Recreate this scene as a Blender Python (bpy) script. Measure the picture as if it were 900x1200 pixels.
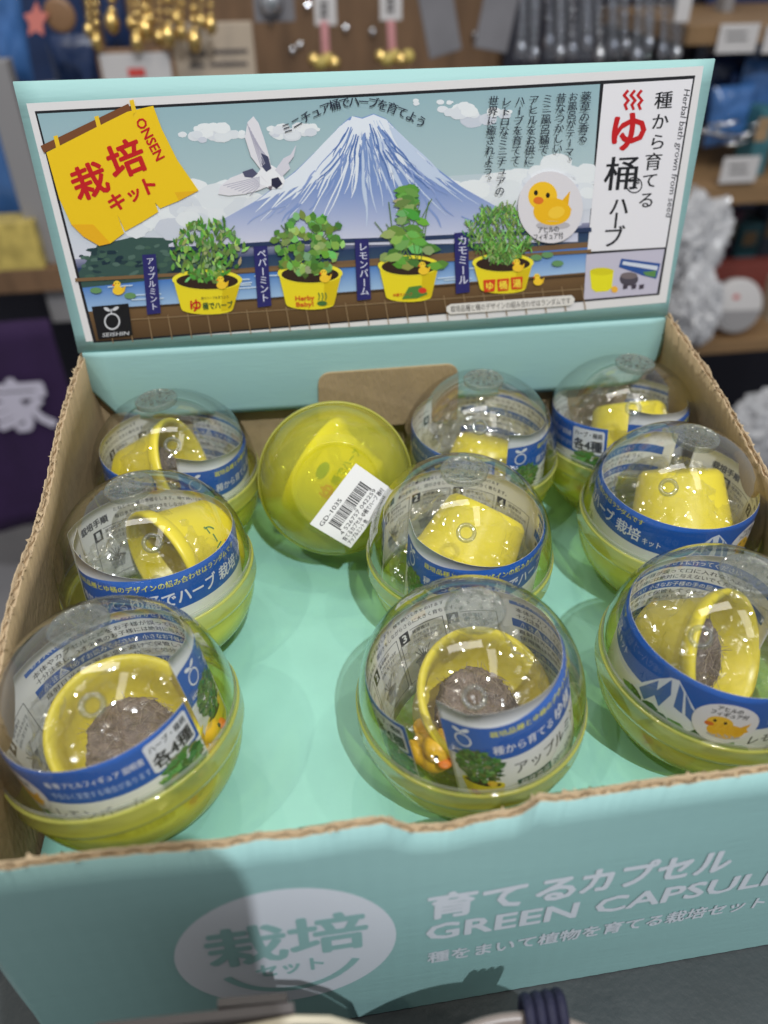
import bpy, bmesh, math, random
from mathutils import Vector, Matrix, Euler, noise
from mathutils.geometry import tessellate_polygon

for o in list(bpy.data.objects): bpy.data.objects.remove(o)
SC = bpy.context.scene
COL = SC.collection
R = math.radians

# ---------------------------------------------------------------- camera
F_PX = 898.33                      # focal length in photo pixels (photo 900 x 1200)
CAM_LOC = Vector((0.094416, -0.108215, 0.304918))
CAM_ROT = Euler((0.9198347, 0.0102797, -0.1353893), 'XYZ')
cam_d = bpy.data.cameras.new('camera')
cam = bpy.data.objects.new('camera', cam_d); COL.objects.link(cam)
cam.location = CAM_LOC; cam.rotation_euler = CAM_ROT
cam_d.sensor_fit = 'VERTICAL'; cam_d.sensor_height = 7.3; cam_d.sensor_width = 7.3 * .75
cam_d.lens = F_PX / 1200 * 7.3
cam_d.clip_start = 0.01; cam_d.clip_end = 60
cam_d.dof.use_dof = True; cam_d.dof.focus_distance = 0.285; cam_d.dof.aperture_fstop = 1.3
SC.camera = cam

# ---------------------------------------------------------------- world: dim warm shop air
w = bpy.data.worlds.new('World'); SC.world = w; w.use_nodes = True
bg = w.node_tree.nodes['Background']
bg.inputs[0].default_value = (.92, .96, 1.0, 1); bg.inputs[1].default_value = 0.37

SC.view_settings.view_transform = 'Standard'; SC.view_settings.look = 'None'
SC.view_settings.exposure = 0.0; SC.view_settings.gamma = 1
cy = SC.cycles
cy.max_bounces = 14; cy.transparent_max_bounces = 48; cy.transmission_bounces = 10; cy.glossy_bounces = 5; cy.diffuse_bounces = 4
cy.caustics_reflective = False; cy.caustics_refractive = False; cy.sample_clamp_indirect = 4
cy.use_denoising = True

# ---------------------------------------------------------------- lamps: the shop's ceiling spots, plus two added soft panels
def lamp(name, loc, power, col, rad, aim=None, cone=None, blend=.5):
    l = bpy.data.lights.new(name, 'SPOT' if cone else 'POINT')
    l.energy = power; l.color = col; l.shadow_soft_size = rad
    o = bpy.data.objects.new(name, l); COL.objects.link(o); o.location = loc
    if cone:
        l.spot_size = R(cone); l.spot_blend = blend
        o.rotation_euler = (Vector(aim) - Vector(loc)).to_track_quat('-Z', 'Y').to_euler()
    return o
WARM = (1, .93, .80); COOL = (.93, .97, 1)
lamp('ceiling_spot', (.36, -.88, 1.60), 94, COOL, .012)
lamp('ceiling_spot', (.75, -.10, 1.65), 13, WARM, .018)
lamp('ceiling_spot', (-.60, -.45, 1.55), 18, WARM, .018)
lamp('ceiling_spot', (.30, .75, 1.75), 8, WARM, .018)
lamp('ceiling_spot', (-.35, 1.0, 1.75), 6, WARM, .018)
lamp('ceiling_spot', (-.10, .25, 1.6), 5, WARM, .018)
def panel(name, loc, sx, sy, power, col):
    l = bpy.data.lights.new(name, 'AREA'); l.shape = 'RECTANGLE'; l.size = sx; l.size_y = sy; l.energy = power; l.color = col
    o = bpy.data.objects.new(name, l); COL.objects.link(o); o.location = loc; return o
panel('added_soft_panel', (-.15, .25, 2.3), 1.2, .3, 6.5, (1, .97, .92))  # added soft lights, for broad dome reflections and softer shadows
panel('added_soft_panel', (.70, -.60, 2.3), .3, 1.2, 4.5, (1, .97, .92))

# ---------------------------------------------------------------- camera geometry helpers (pixel of the photo -> point at a depth)
CM = CAM_ROT.to_matrix()
def ray(px, py): return CM @ Vector(((px - 450) / F_PX, (600 - py) / F_PX, -1))
def at(px, py, Y):
    d = ray(px, py); return CAM_LOC + d * ((Y - CAM_LOC.y) / d.y)
def atz(px, py, z):
    d = ray(px, py); return CAM_LOC + d * ((z - CAM_LOC.z) / d.z)

# ---------------------------------------------------------------- materials
def lin(c):
    return tuple((x / 12.92 if x <= .04045 else ((x + .055) / 1.055) ** 2.4) for x in c)
def rgb(r, g, b): return lin((r / 255, g / 255, b / 255))
def nodes(name):
    m = bpy.data.materials.new(name); m.use_nodes = True
    nt = m.node_tree; return m, nt, nt.nodes, nt.links
def principled(name, col, rough=.6, var=.08, scale=60, bump=.0, bscale=300, metal=0, spec=.4, sss=0, stretch=(1, 1, 1), coat=0):
    m, nt, N, L = nodes(name); b = N['Principled BSDF']
    b.inputs['Roughness'].default_value = rough; b.inputs['Metallic'].default_value = metal
    b.inputs['Specular IOR Level'].default_value = spec; b.inputs['Coat Weight'].default_value = coat
    tc = N.new('ShaderNodeTexCoord'); mp = N.new('ShaderNodeMapping'); mp.inputs['Scale'].default_value = stretch
    L.new(tc.outputs['Object'], mp.inputs[0])
    nz = N.new('ShaderNodeTexNoise'); nz.inputs['Scale'].default_value = scale; nz.inputs['Detail'].default_value = 6
    L.new(mp.outputs[0], nz.inputs[0])
    mx = N.new('ShaderNodeMix'); mx.data_type = 'RGBA'
    mx.inputs[6].default_value = (*[max(0, c * (1 - var)) for c in col], 1); mx.inputs[7].default_value = (*[min(1, c * (1 + var)) for c in col], 1)
    L.new(nz.outputs[0], mx.inputs[0]); L.new(mx.outputs[2], b.inputs['Base Color'])
    if bump:
        n2 = N.new('ShaderNodeTexNoise'); n2.inputs['Scale'].default_value = bscale; n2.inputs['Detail'].default_value = 4
        L.new(mp.outputs[0], n2.inputs[0])
        bp = N.new('ShaderNodeBump'); bp.inputs['Strength'].default_value = bump; bp.inputs['Distance'].default_value = .001
        L.new(n2.outputs[0], bp.inputs['Height']); L.new(bp.outputs[0], b.inputs['Normal'])
    if sss:
        b.inputs['Subsurface Weight'].default_value = sss; b.inputs['Subsurface Radius'].default_value = (.004, .003, .001); b.inputs['Subsurface Scale'].default_value = 1
    return m
def clear(name, tint, body=0.0, bodycol=(1, 1, 1), f0=.05, gain=.85, power=4, rough=.02, bump=0, bscale=40, crease=False):
    """thin clear sheet: straight-through tint + mirror that grows towards grazing + a little cloudy body"""
    m, nt, N, L = nodes(name); N.remove(N['Principled BSDF']); out = N['Material Output']
    tr = N.new('ShaderNodeBsdfTransparent'); tr.inputs[0].default_value = (*tint, 1)
    gl = N.new('ShaderNodeBsdfGlossy'); gl.inputs['Roughness'].default_value = rough
    lw = N.new('ShaderNodeLayerWeight'); lw.inputs[0].default_value = .5
    p = N.new('ShaderNodeMath'); p.operation = 'POWER'; p.inputs[1].default_value = power
    ma = N.new('ShaderNodeMath'); ma.operation = 'MULTIPLY_ADD'; ma.inputs[1].default_value = gain; ma.inputs[2].default_value = f0
    ma.use_clamp = True
    L.new(lw.outputs['Facing'], p.inputs[0]); L.new(p.outputs[0], ma.inputs[0])
    src = tr
    if body:
        tl = N.new('ShaderNodeBsdfTranslucent'); tl.inputs[0].default_value = (*bodycol, 1)
        df = N.new('ShaderNodeBsdfDiffuse'); df.inputs[0].default_value = (*bodycol, 1)
        a = N.new('ShaderNodeMixShader'); a.inputs[0].default_value = .38
        L.new(tl.outputs[0], a.inputs[1]); L.new(df.outputs[0], a.inputs[2])
        b = N.new('ShaderNodeMixShader'); b.inputs[0].default_value = body
        L.new(tr.outputs[0], b.inputs[1]); L.new(a.outputs[0], b.inputs[2]); src = b
    mx = N.new('ShaderNodeMixShader')
    L.new(ma.outputs[0], mx.inputs[0]); L.new(src.outputs[0], mx.inputs[1]); L.new(gl.outputs[0], mx.inputs[2])
    L.new(mx.outputs[0], out.inputs[0])
    if bump:
        tc = N.new('ShaderNodeTexCoord'); nz = N.new('ShaderNodeTexNoise'); nz.inputs['Scale'].default_value = bscale; nz.inputs['Detail'].default_value = 3
        L.new(tc.outputs['Object'], nz.inputs[0]); bp = N.new('ShaderNodeBump'); bp.inputs['Strength'].default_value = bump; bp.inputs['Distance'].default_value = .004
        if crease:                                  # folded film: flat facets meeting in sharp creases
            vo = N.new('ShaderNodeTexVoronoi'); vo.inputs['Scale'].default_value = bscale; vo.inputs['Randomness'].default_value = 1
            md = N.new('ShaderNodeMix'); md.data_type = 'RGBA'; md.inputs[0].default_value = .012
            L.new(tc.outputs['Object'], md.inputs[6]); L.new(nz.outputs['Color'], md.inputs[7]); L.new(md.outputs[2], vo.inputs['Vector'])
            L.new(vo.outputs['Distance'], bp.inputs['Height']); bp.inputs['Distance'].default_value = .011
        else: L.new(nz.outputs[0], bp.inputs['Height'])
        for q in ((gl,) if crease else (gl, lw)): L.new(bp.outputs[0], q.inputs['Normal'])
    return m
def ink_material():
    m, nt, N, L = nodes('printed ink'); b = N['Principled BSDF']
    at_ = N.new('ShaderNodeAttribute'); at_.attribute_name = 'ink'
    L.new(at_.outputs['Color'], b.inputs['Base Color']); b.inputs['Roughness'].default_value = .42; b.inputs['Specular IOR Level'].default_value = .35
    return m
INK = ink_material()
MINT = principled('mint card', (.295, .50, .49), .55, .06, 45, .10, 420, stretch=(.25, 1, 1.6))
MINT_FLOOR = principled('mint floor card', (.27, .555, .475), .40, .17, 26, .45, 40, spec=.5)
KRAFT = principled('kraft card', (.37, .27, .15), .8, .16, 140, .5, 700, stretch=(1, 1, .35))
KRAFT_EDGE = principled('torn kraft edge', (.43, .325, .205), .9, .25, 500, .5, 900)
PAPER = principled('white paper', (.80, .80, .80), .5, .03, 60)
DOME = clear('clear dome plastic', (.985, .99, .985), .008, (.9, .95, .9), f0=.075, gain=.9, power=2.4, bump=.02, bscale=60)
STUD = clear('moulded clear plastic', (.74, .77, .75), .22, (.66, .70, .68), f0=.14, gain=.8, power=3, rough=.06, bump=.5, bscale=260)
CUP = clear('lime tinted plastic', (.95, .96, .30), .46, (.98, .97, .13), f0=.045, gain=.7, power=3.6, rough=.04, bump=.04, bscale=60)
RIMM = clear('lime tinted plastic rim', (.95, .96, .40), .62, (1.0, .98, .24), f0=.08, gain=.8, power=3, rough=.05)
BAG = clear('crinkled clear film', (.985, .985, .985), .012, (.9, .9, .88), f0=.075, gain=.22, power=2.0, rough=.13, bump=1.0, bscale=44, crease=True)
POT = principled('lemon yellow plastic', (.78, .64, .035), .32, .03, 40, spec=.5, sss=.0)
SOIL = principled('dry peat pellet', (.21, .155, .12), .95, .75, 300, 1.0, 900)
DUCKM = principled('orange yellow vinyl', (.88, .52, .03), .4, .03, 40, spec=.5)
BEAK = principled('orange beak vinyl', (.75, .20, .02), .4, .03)
BLACKP = principled('black plastic', (.02, .02, .02), .4, .05)

# ---------------------------------------------------------------- object helpers
def link(o, parent=None):
    COL.objects.link(o)
    if parent: o.parent = parent
    return o
def tag(o, label, cat, group=None, kind=None):
    o['label'] = label; o['category'] = cat
    if group: o['group'] = group
    if kind: o['kind'] = kind
    return o
def empty(name, loc=(0, 0, 0), rot=(0, 0, 0)):
    o = bpy.data.objects.new(name, None); o.location = loc; o.rotation_euler = rot
    o.empty_display_size = .01
    return link(o)
def mesh_ob(name, bm, mats, parent=None, smooth=False):
    me = bpy.data.meshes.new(name); bm.to_mesh(me); bm.free()
    for m in (mats if isinstance(mats, (list, tuple)) else [mats]): me.materials.append(m)
    if smooth:
        for p in me.polygons: p.use_smooth = True
    return link(bpy.data.objects.new(name, me), parent)
def structure(o): o['kind'] = 'structure'; return o
def box(bm, c, s, rot=None, mi=0, bev=0):
    r = bmesh.ops.create_cube(bm, size=1)
    M = Matrix.Translation(c) @ ((rot.to_matrix().to_4x4() if isinstance(rot, Euler) else rot) if rot else Matrix.Identity(4)) @ Matrix.Diagonal((*s, 1))
    bmesh.ops.transform(bm, matrix=M, verts=r['verts'])
    fs = {f for v in r['verts'] for f in v.link_faces}
    for f in fs: f.material_index = mi
    if bev:
        es = {e for v in r['verts'] for e in v.link_edges}
        n = bmesh.ops.bevel(bm, geom=list(es), offset=bev, segments=2, affect='EDGES', profile=.6)
        for f in n['faces']: f.material_index = mi
def lathe(bm, prof, n=64, mi=0, M=None, close=False):
    """revolve (r, z) pairs; r==0 closes to a pole"""
    rings = []
    for r, z in prof:
        if r < 1e-7: rings.append([bm.verts.new((0, 0, z))])
        else: rings.append([bm.verts.new((r * math.cos(2 * math.pi * k / n), r * math.sin(2 * math.pi * k / n), z)) for k in range(n)])
    for a, b in zip(rings, rings[1:]):
        for k in range(n):
            k2 = (k + 1) % n
            if len(a) == 1 and len(b) == 1: continue
            if len(a) == 1: f = bm.faces.new((a[0], b[k2], b[k]))
            elif len(b) == 1: f = bm.faces.new((a[k], a[k2], b[0]))
            else: f = bm.faces.new((a[k], a[k2], b[k2], b[k]))
            f.material_index = mi; f.smooth = True
    if M is not None:
        bmesh.ops.transform(bm, matrix=M, verts=[v for ring in rings for v in ring])
def tube(bm, pts, r, n=10, mi=0, cap=True):
    pts = [Vector(p) for p in pts]; rs = r if isinstance(r, (list, tuple)) else [r] * len(pts)
    up = Vector((0, 0, 1)); rings = []
    for i, p in enumerate(pts):
        t = (pts[min(i + 1, len(pts) - 1)] - pts[max(i - 1, 0)]).normalized()
        a = t.cross(up)
        if a.length < 1e-3: a = t.cross(Vector((1, 0, 0)))
        a.normalize(); b = t.cross(a)
        rings.append([bm.verts.new(p + rs[i] * (a * math.cos(2 * math.pi * k / n) + b * math.sin(2 * math.pi * k / n))) for k in range(n)])
    for A, B in zip(rings, rings[1:]):
        for k in range(n):
            f = bm.faces.new((A[k], A[(k + 1) % n], B[(k + 1) % n], B[k])); f.material_index = mi; f.smooth = True
    if cap:
        for A in (rings[0], rings[-1]):
            f = bm.faces.new(A); f.material_index = mi
def blob(bm, c, s, mi=0, sub=3, amp=0, freq=1, rot=None, seed=0):
    r = bmesh.ops.create_icosphere(bm, subdivisions=sub, radius=1)
    M = Matrix.Translation(c) @ (rot.to_matrix().to_4x4() if rot else Matrix.Identity(4)) @ Matrix.Diagonal((*s, 1))
    for v in r['verts']:
        if amp: v.co *= 1 + amp * noise.noise(v.co * freq + Vector((seed * 3.1, seed, 0)))
    bmesh.ops.transform(bm, matrix=M, verts=r['verts'])
    for f in {f for v in r['verts'] for f in v.link_faces}: f.material_index = mi; f.smooth = True
def slab_outline(bm, pts, depth, mi=0):
    """closed outline of 3-D points pushed along a depth vector"""
    a = [bm.verts.new(p) for p in pts]; b = [bm.verts.new(Vector(p) + Vector(depth)) for p in pts]
    n = len(pts)
    for f in (bm.faces.new(a), bm.faces.new(b[::-1])): f.material_index = mi
    for k in range(n):
        f = bm.faces.new((a[k], b[k], b[(k + 1) % n], a[(k + 1) % n])); f.material_index = mi
    bmesh.ops.recalc_face_normals(bm, faces=bm.faces[:])

# ---------------------------------------------------------------- printing: flat coloured shapes and lettering laid on a sheet
_text_cache = {}
def text_mesh(s, bold):
    k = s
    if k not in _text_cache:
        cu = bpy.data.curves.new('lettering', 'FONT'); cu.body = s; cu.size = 1; cu.resolution_u = 2; cu.offset = 0
        ob = bpy.data.objects.new('lettering', cu)
        me = ob.to_mesh()
        vs = [(v.co.x, v.co.y) for v in me.vertices]; fs = [tuple(p.vertices) for p in me.polygons]
        ob.to_mesh_clear(); bpy.data.objects.remove(ob); bpy.data.curves.remove(cu)
        _text_cache[k] = (vs, fs)
    return _text_cache[k]
_v = text_mesh('国', 0)[0]
EM = (max(q[0] for q in _v) - min(q[0] for q in _v)) / .86 if _v else 1.0
EM_C = (sum((min(q[1] for q in _v), max(q[1] for q in _v))) / 2) if _v else .35
def strokes(b):
    """offsets (in ems) of the overprinted copies that thicken a letter"""
    if b < .012: return [(0, 0)]
    if b < .024: return [(-b * .7, 0), (b * .7, 0)]
    return [(b * .8 * math.cos(R(a)), b * .8 * math.sin(R(a))) for a in (0, 60, 120, 180, 240, 300)]
class Print:
    def __init__(s): s.V = []; s.F = []; s.C = []; s.L = []; s.lay = 0; s.n = 0
    def add(s, vs, fs, col):
        o = len(s.V); s.V += [tuple(v[:2]) for v in vs]; s.n += 1; s.L += [s.lay + (s.n % 45) * .02] * len(vs)
        if isinstance(col, list): s.C += [(*c, 1) for c in col]
        else: s.C += [(*col, 1)] * len(vs)
        s.F += [tuple(i + o for i in f) for f in fs]
    def poly(s, pts, col):
        fs = tessellate_polygon([[Vector((p[0], p[1], 0)) for p in pts]])
        s.add(pts, fs, col)
    def fan(s, c, pts, cc, cr):
        n = len(pts); s.add([c] + list(pts), [(0, 1 + k, 1 + (k + 1) % n) for k in range(n)], [cc] + [cr] * n)
    def ell(s, c, rx, ry, col, n=32, rot=0, jag=0, seed=0):
        rnd = random.Random(seed); pts = []
        for k in range(n):
            a = 2 * math.pi * k / n; j = 1 + jag * (rnd.random() - .5)
            x, y = rx * math.cos(a) * j, ry * math.sin(a) * j
            pts.append((c[0] + x * math.cos(rot) - y * math.sin(rot), c[1] + x * math.sin(rot) + y * math.cos(rot)))
        s.poly(pts, col)
    def line(s, pts, w, col, closed=False):
        P = [Vector(p) for p in pts]
        if closed: P.append(P[0])
        for a, b in zip(P, P[1:]):
            d = (b - a)
            if d.length < 1e-9: continue
            d.normalize(); n = Vector((-d.y, d.x)) * w / 2; e = d * w * .35
            s.add([a - n - e, b - n + e, b + n + e, a + n - e], [(0, 1, 2, 3)], col)
    def grad(s, quad, ct, cb, n=12, m=12, mid=None):
        """quad TL,TR,BR,BL filled from ct (top) to cb (bottom)"""
        q = [Vector(p) for p in quad]; vs = []; cs = []; fs = []
        for j in range(n + 1):
            t = j / n
            for i in range(m + 1):
                u = i / m
                vs.append(q[0].lerp(q[1], u).lerp(q[3].lerp(q[2], u), t))
                cs.append(tuple(a + (b - a) * t for a, b in zip(ct, cb)))
        for j in range(n):
            for i in range(m):
                k = j * (m + 1) + i; fs.append((k, k + 1, k + m + 2, k + m + 1))
        s.add(vs, fs, cs)
    def text(s, st, org, size, col, ex=(1, 0), ey=(0, 1), bold=0, anchor='l', width=None, squeeze=1):
        vs, fs = text_mesh(st, bold)
        if not vs: return
        x0 = min(v[0] for v in vs); x1 = max(v[0] for v in vs)
        k = size / EM; kx = k * squeeze
        if width: kx = width / (x1 - x0)
        off = {'l': x0, 'c': (x0 + x1) / 2, 'r': x1}[anchor]
        L0 = s.lay
        for i, (bx, by) in enumerate(strokes(bold)):
            s.lay = L0 + i * .07
            s.add([(org[0] + ((v[0] - off) * kx + bx * k) * ex[0] + (v[1] + by) * k * ey[0], org[1] + ((v[0] - off) * kx + bx * k) * ex[1] + (v[1] + by) * k * ey[1]) for v in vs], fs, col)
        s.lay = L0
    def glyph(s, ch, c, size, col, ex, ey, bold=0, rot90=False):
        vs, fs = text_mesh(ch, bold)
        if not vs: return
        k = size / EM
        L0 = s.lay
        for i, (bx, by) in enumerate(strokes(bold)):
            out = []; s.lay = L0 + i * .07
            for v in vs:
                x, y = v[0] - EM * .5, v[1] - EM_C
                if rot90: x, y = y, -x
                x += bx; y += by
                out.append((c[0] + k * (x * ex[0] + y * ey[0]), c[1] + k * (x * ex[1] + y * ey[1])))
            s.add(out, fs, col)
        s.lay = L0
    def vtext(s, st, org, size, col, ex, ey, bold=0, pitch=1.02):
        """column of glyphs running against ey"""
        for i, ch in enumerate(st):
            d = (i + .5) * size * pitch
            c = [org[0] - ey[0] * d, org[1] - ey[1] * d]; rot = ch in 'ー～'
            if ch in '。、':
                c[0] += (ex[0] + ey[0]) * size * .5; c[1] += (ex[1] + ey[1]) * size * .5
            elif ch in 'ャュョッゃゅょっ':
                c[0] += (ex[0] + ey[0]) * size * .08; c[1] += (ex[1] + ey[1]) * size * .08
            s.glyph(ch, c, size, col, ex, ey, bold, rot)
    def refine(s, m):
        """split long edges so the sheet can be bent"""
        V, F, C, L = s.V, [], s.C, s.L; mid = {}
        todo = []
        for f in s.F:
            if len(f) == 3: todo.append(f)
            else:
                for k in range(1, len(f) - 1): todo.append((f[0], f[k], f[k + 1]))
        def mp(a, b):
            k = (a, b) if a < b else (b, a)
            if k not in mid:
                V.append(((V[a][0] + V[b][0]) / 2, (V[a][1] + V[b][1]) / 2)); C.append(tuple((x + y) / 2 for x, y in zip(C[a], C[b]))); L.append(L[a]); mid[k] = len(V) - 1
            return mid[k]
        while todo:
            a, b, c = todo.pop()
            e = [(abs(V[p][0] - V[q][0]) + abs(V[p][1] - V[q][1]), p, q, r) for p, q, r in ((a, b, c), (b, c, a), (c, a, b))]
            d, p, q, r = max(e)
            if d > m:
                k = mp(p, q); todo += [(p, k, r), (k, q, r)]
            else: F.append((a, b, c))
        s.F = F
    def mesh(s, name, mapf):
        me = bpy.data.meshes.new(name)
        me.from_pydata([mapf(v[0], v[1], l) for v, l in zip(s.V, s.L)], [], s.F)
        ca = me.color_attributes.new('ink', 'FLOAT_COLOR', 'POINT')
        ca.data.foreach_set('color', [x for c in s.C for x in c])
        me.materials.append(INK); return me
def join(ob, me):
    """merge a printed mesh into the sheet it is printed on"""
    a = ob.data; nv = len(a.vertices)
    V = [v.co[:] for v in a.vertices] + [v.co[:] for v in me.vertices]
    F = [tuple(p.vertices) for p in a.polygons] + [tuple(i + nv for i in p.vertices) for p in me.polygons]
    k = len(a.materials); MI = [p.material_index for p in a.polygons] + [k] * len(me.polygons)
    SM = [p.use_smooth for p in a.polygons] + [False] * len(me.polygons)
    buf = [0.0] * (4 * len(me.vertices)); me.color_attributes['ink'].data.foreach_get('color', buf)
    n = bpy.data.meshes.new(a.name); n.from_pydata(V, [], F)
    for m in a.materials: n.materials.append(m)
    if INK.name not in [m.name for m in n.materials]: n.materials.append(INK)
    k = [m.name for m in n.materials].index(INK.name); MI = MI[:len(a.polygons)] + [k] * len(me.polygons)
    n.polygons.foreach_set('material_index', MI); n.polygons.foreach_set('use_smooth', SM)
    old = [1.0] * (4 * nv)
    if 'ink' in a.color_attributes: a.color_attributes['ink'].data.foreach_get('color', old)
    n.color_attributes.new('ink', 'FLOAT_COLOR', 'POINT').data.foreach_set('color', old + buf)
    ob.data = n; bpy.data.meshes.remove(a); bpy.data.meshes.remove(me)

# ================================================================ setting
SLATE = principled('dark slate top', (.040, .048, .052), .5, .3, 35, .25, 350, spec=.4)
FLOORM = principled('shop floor', (.26, .25, .26), .6, .15, 6)
bm = bmesh.new(); box(bm, (0, 1, -.76), (9, 9, .02)); structure(mesh_ob('floor', bm, FLOORM))
bm = bmesh.new(); box(bm, (.60, -.10, -.016), (1.27, .80, .03), bev=.003)
tbl = empty('display_table', (.6, -.1, -.75))
tag(tbl, 'dark slate display table under the open mint box', 'table')
o = mesh_ob('table_top', bm, SLATE, tbl); o.location = -tbl.location
for x in (.05, 1.15):
    for y in (-.42, .22):
        bm = bmesh.new(); box(bm, (x - .6, y + .1, .3585), (.05, .05, .717), bev=.003); mesh_ob('leg', bm, BLACKP, tbl)

# ================================================================ the open mint display box
BX = empty('display_box', (.138, .112, 0))
tag(BX, 'open mint green corrugated box holding ten seed capsules, GREEN CAPSULE on its front', 'box')
BO = -BX.location
def interp(tab, x):
    if x <= tab[0][0]: return tab[0][1]
    for (a, b), (c, d) in zip(tab, tab[1:]):
        if x <= c: return b + (d - b) * (x - a) / (c - a)
    return tab[-1][1]
def card_wall(name, fn, inward, s_n, length, thick=.0025, m=10, outer=MINT, inner=KRAFT, seed=0, jag=.0004, rot=0):
    """corrugated board: two liners with a fluted sheet between them, its cut edge showing along the top"""
    rnd = random.Random(seed); bm = bmesh.new(); inw = Vector(inward); li = .00035
    def skin(d0, d1, mi_out, mi_in, jagk):
        ga, gb = [], []
        jj = [0] * (s_n + 1); v = 0
        for i in range(s_n + 1):
            v = v * .62 + (rnd.random() - .5) * 1.5 - (1.6 if rnd.random() < .03 else 0); jj[i] = v * jagk
        for i in range(s_n + 1):
            ra, rb = [], []
            for j in range(m + 1):
                p = fn(i / s_n, j / m)
                if j == m: p = p + Vector((0, 0, jj[i]))
                ra.append(bm.verts.new(p + inw * d0)); rb.append(bm.verts.new(p + inw * d1))
            ga.append(ra); gb.append(rb)
        for i in range(s_n):
            for j in range(m):
                f = bm.faces.new((ga[i][j], ga[i + 1][j], ga[i + 1][j + 1], ga[i][j + 1])); f.material_index = mi_out; f.smooth = True
                f = bm.faces.new((gb[i][j], gb[i][j + 1], gb[i + 1][j + 1], gb[i + 1][j])); f.material_index = mi_in; f.smooth = True
            f = bm.faces.new((ga[i][m], ga[i + 1][m], gb[i + 1][m], gb[i][m])); f.material_index = 2
        for i in (0, s_n):
            for j in range(m):
                f = bm.faces.new((ga[i][j], ga[i][j + 1], gb[i][j + 1], gb[i][j])); f.material_index = 2
    skin(0, li, 0, 2, jag); skin(thick - li, thick, 2, 1, jag)
    nf = int(length / .0062) * 8; prev = None                       # the fluted middle sheet
    for i in range(nf + 1):
        s = i / nf; ph = 2 * math.pi * i / 8
        nn = noise.noise(Vector((s * length * 55, seed * 3, 1))); d = thick / 2 + (thick / 2 - li * 1.2) * (math.sin(ph + nn * 2.2) * (.52 + .48 * noise.noise(Vector((s * length * 160, seed, 5)))))
        dz = -.0002 + .0009 * noise.noise(Vector((s * 90, seed, 0)))
        a = bm.verts.new(fn(s, .93) + inw * d); b = bm.verts.new(fn(s, 1) + inw * d + Vector((0, 0, dz)))
        if prev:
            f = bm.faces.new((prev[0], a, b, prev[1])); f.material_index = 2
        prev = (a, b)
    pa = pb = None                                                   # filler sheet just under the edge
    for i in range(s_n + 1):
        p = fn(i / s_n, 1) + Vector((0, 0, -.0014)); a = bm.verts.new(p + inw * li); b = bm.verts.new(p + inw * (thick - li))
        if pa: bm.faces.new((pa, a, b, pb)).material_index = 2
        pa, pb = a, b
    for k in range(int(length / .0025)):                               # torn fibres
        s = rnd.random(); p = fn(s, 1) + inw * rnd.choice((li / 2, thick - li / 2, thick * rnd.random())) + Vector((0, 0, -.0003))
        h = .0004 + .0013 * rnd.random() ** 3; w_ = .0004 + .0009 * rnd.random()
        t = (fn(min(1, s + .01), 1) - fn(max(0, s - .01), 1)).normalized()
        tip = p + Vector((0, 0, h)) + t * (rnd.random() - .5) * .002 + inw * (rnd.random() - .5) * .0025
        q = [bm.verts.new(p - t * w_), bm.verts.new(p + t * w_), bm.verts.new(tip), bm.verts.new(p + inw * .0004)]
        for a, b, c in ((0, 1, 2), (1, 3, 2), (3, 0, 2)): bm.faces.new((q[a], q[b], q[c])).material_index = 2
    o = mesh_ob(name, bm, [outer, inner, KRAFT_EDGE], BX); o.location = BO
    return o
FRONT_TOP = [(-.004, .1226), (.0123, .1223), (.0325, .1219), (.0531, .1207), (.0677, .1192), (.0744, .1206), (.0851, .1192), (.0962, .1205), (.1072, .1206),
             (.114, .1152), (.1209, .1138), (.1256, .1135), (.1313, .1149), (.1371, .1156), (.144, .116), (.1472, .1193), (.1492, .1215), (.1529, .12),
             (.1647, .1202), (.1764, .1208), (.2006, .1207), (.2129, .1208), (.282, .1212)]
XL, XR, YB = -.0012, .2795, .229
def yfront(x, z): return (-.0022 + .0172 * x) * (1 - z / .121) - .0012 * math.sin(math.pi * min(1, max(0, x / .28))) * math.sin(math.pi * min(1, z / .121))
def front_fn(s, t):
    x = XL + (XR - XL) * s; z = interp(FRONT_TOP, x) * t
    return Vector((x, yfront(x, z) + .00004 * math.sin(x * 2 * math.pi / .0062), z))
fw = card_wall('front_wall', front_fn, (0, 1, 0), 260, .28, seed=2, jag=.0003)
LT = [(0, .1222), (.0639, .131), (.0933, .1357), (.1379, .1422), (.1827, .1453), (.2208, .1515), (.232, .153)]
def left_fn(s, t):
    y = .232 - (.232 + .0005) * s; z = interp(LT, y) * t
    bulge = -.009 * math.sin(math.pi * min(1, (y + .01) / .24)) ** .6 * math.sin(math.pi * t ** .9) * .8 if 0 < y < .23 else 0
    return Vector((XL + (-.0006 + .0014 * math.sin(y * 60)) * t + bulge, y, z))
card_wall('left_wall', left_fn, (1, 0, 0), 160, .23, seed=5, jag=.0009)
RT = [(0, .1212), (.1201, .1292), (.1606, .1396), (.2232, .1532), (.232, .154)]
def right_fn(s, t):
    y = -.0005 + .2325 * s; z = interp(RT, y) * t
    bulge = .010 * math.sin(math.pi * min(1, max(0, (y - .03) / .22))) ** .7 * math.sin(math.pi * t ** .9) if .03 < y < .23 else 0
    return Vector((XR + .0005 + .0008 * math.sin(y * 45) * t + bulge, y, z))
card_wall('right_wall', right_fn, (-1, 0, 0), 160, .23, seed=9, jag=.0009)
def back_fn(s, t):
    return Vector((XR - (XR - XL) * s, YB + .0035, .150 * t))
card_wall('back_wall', back_fn, (0, -1, 0), 80, .28, seed=4)
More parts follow.
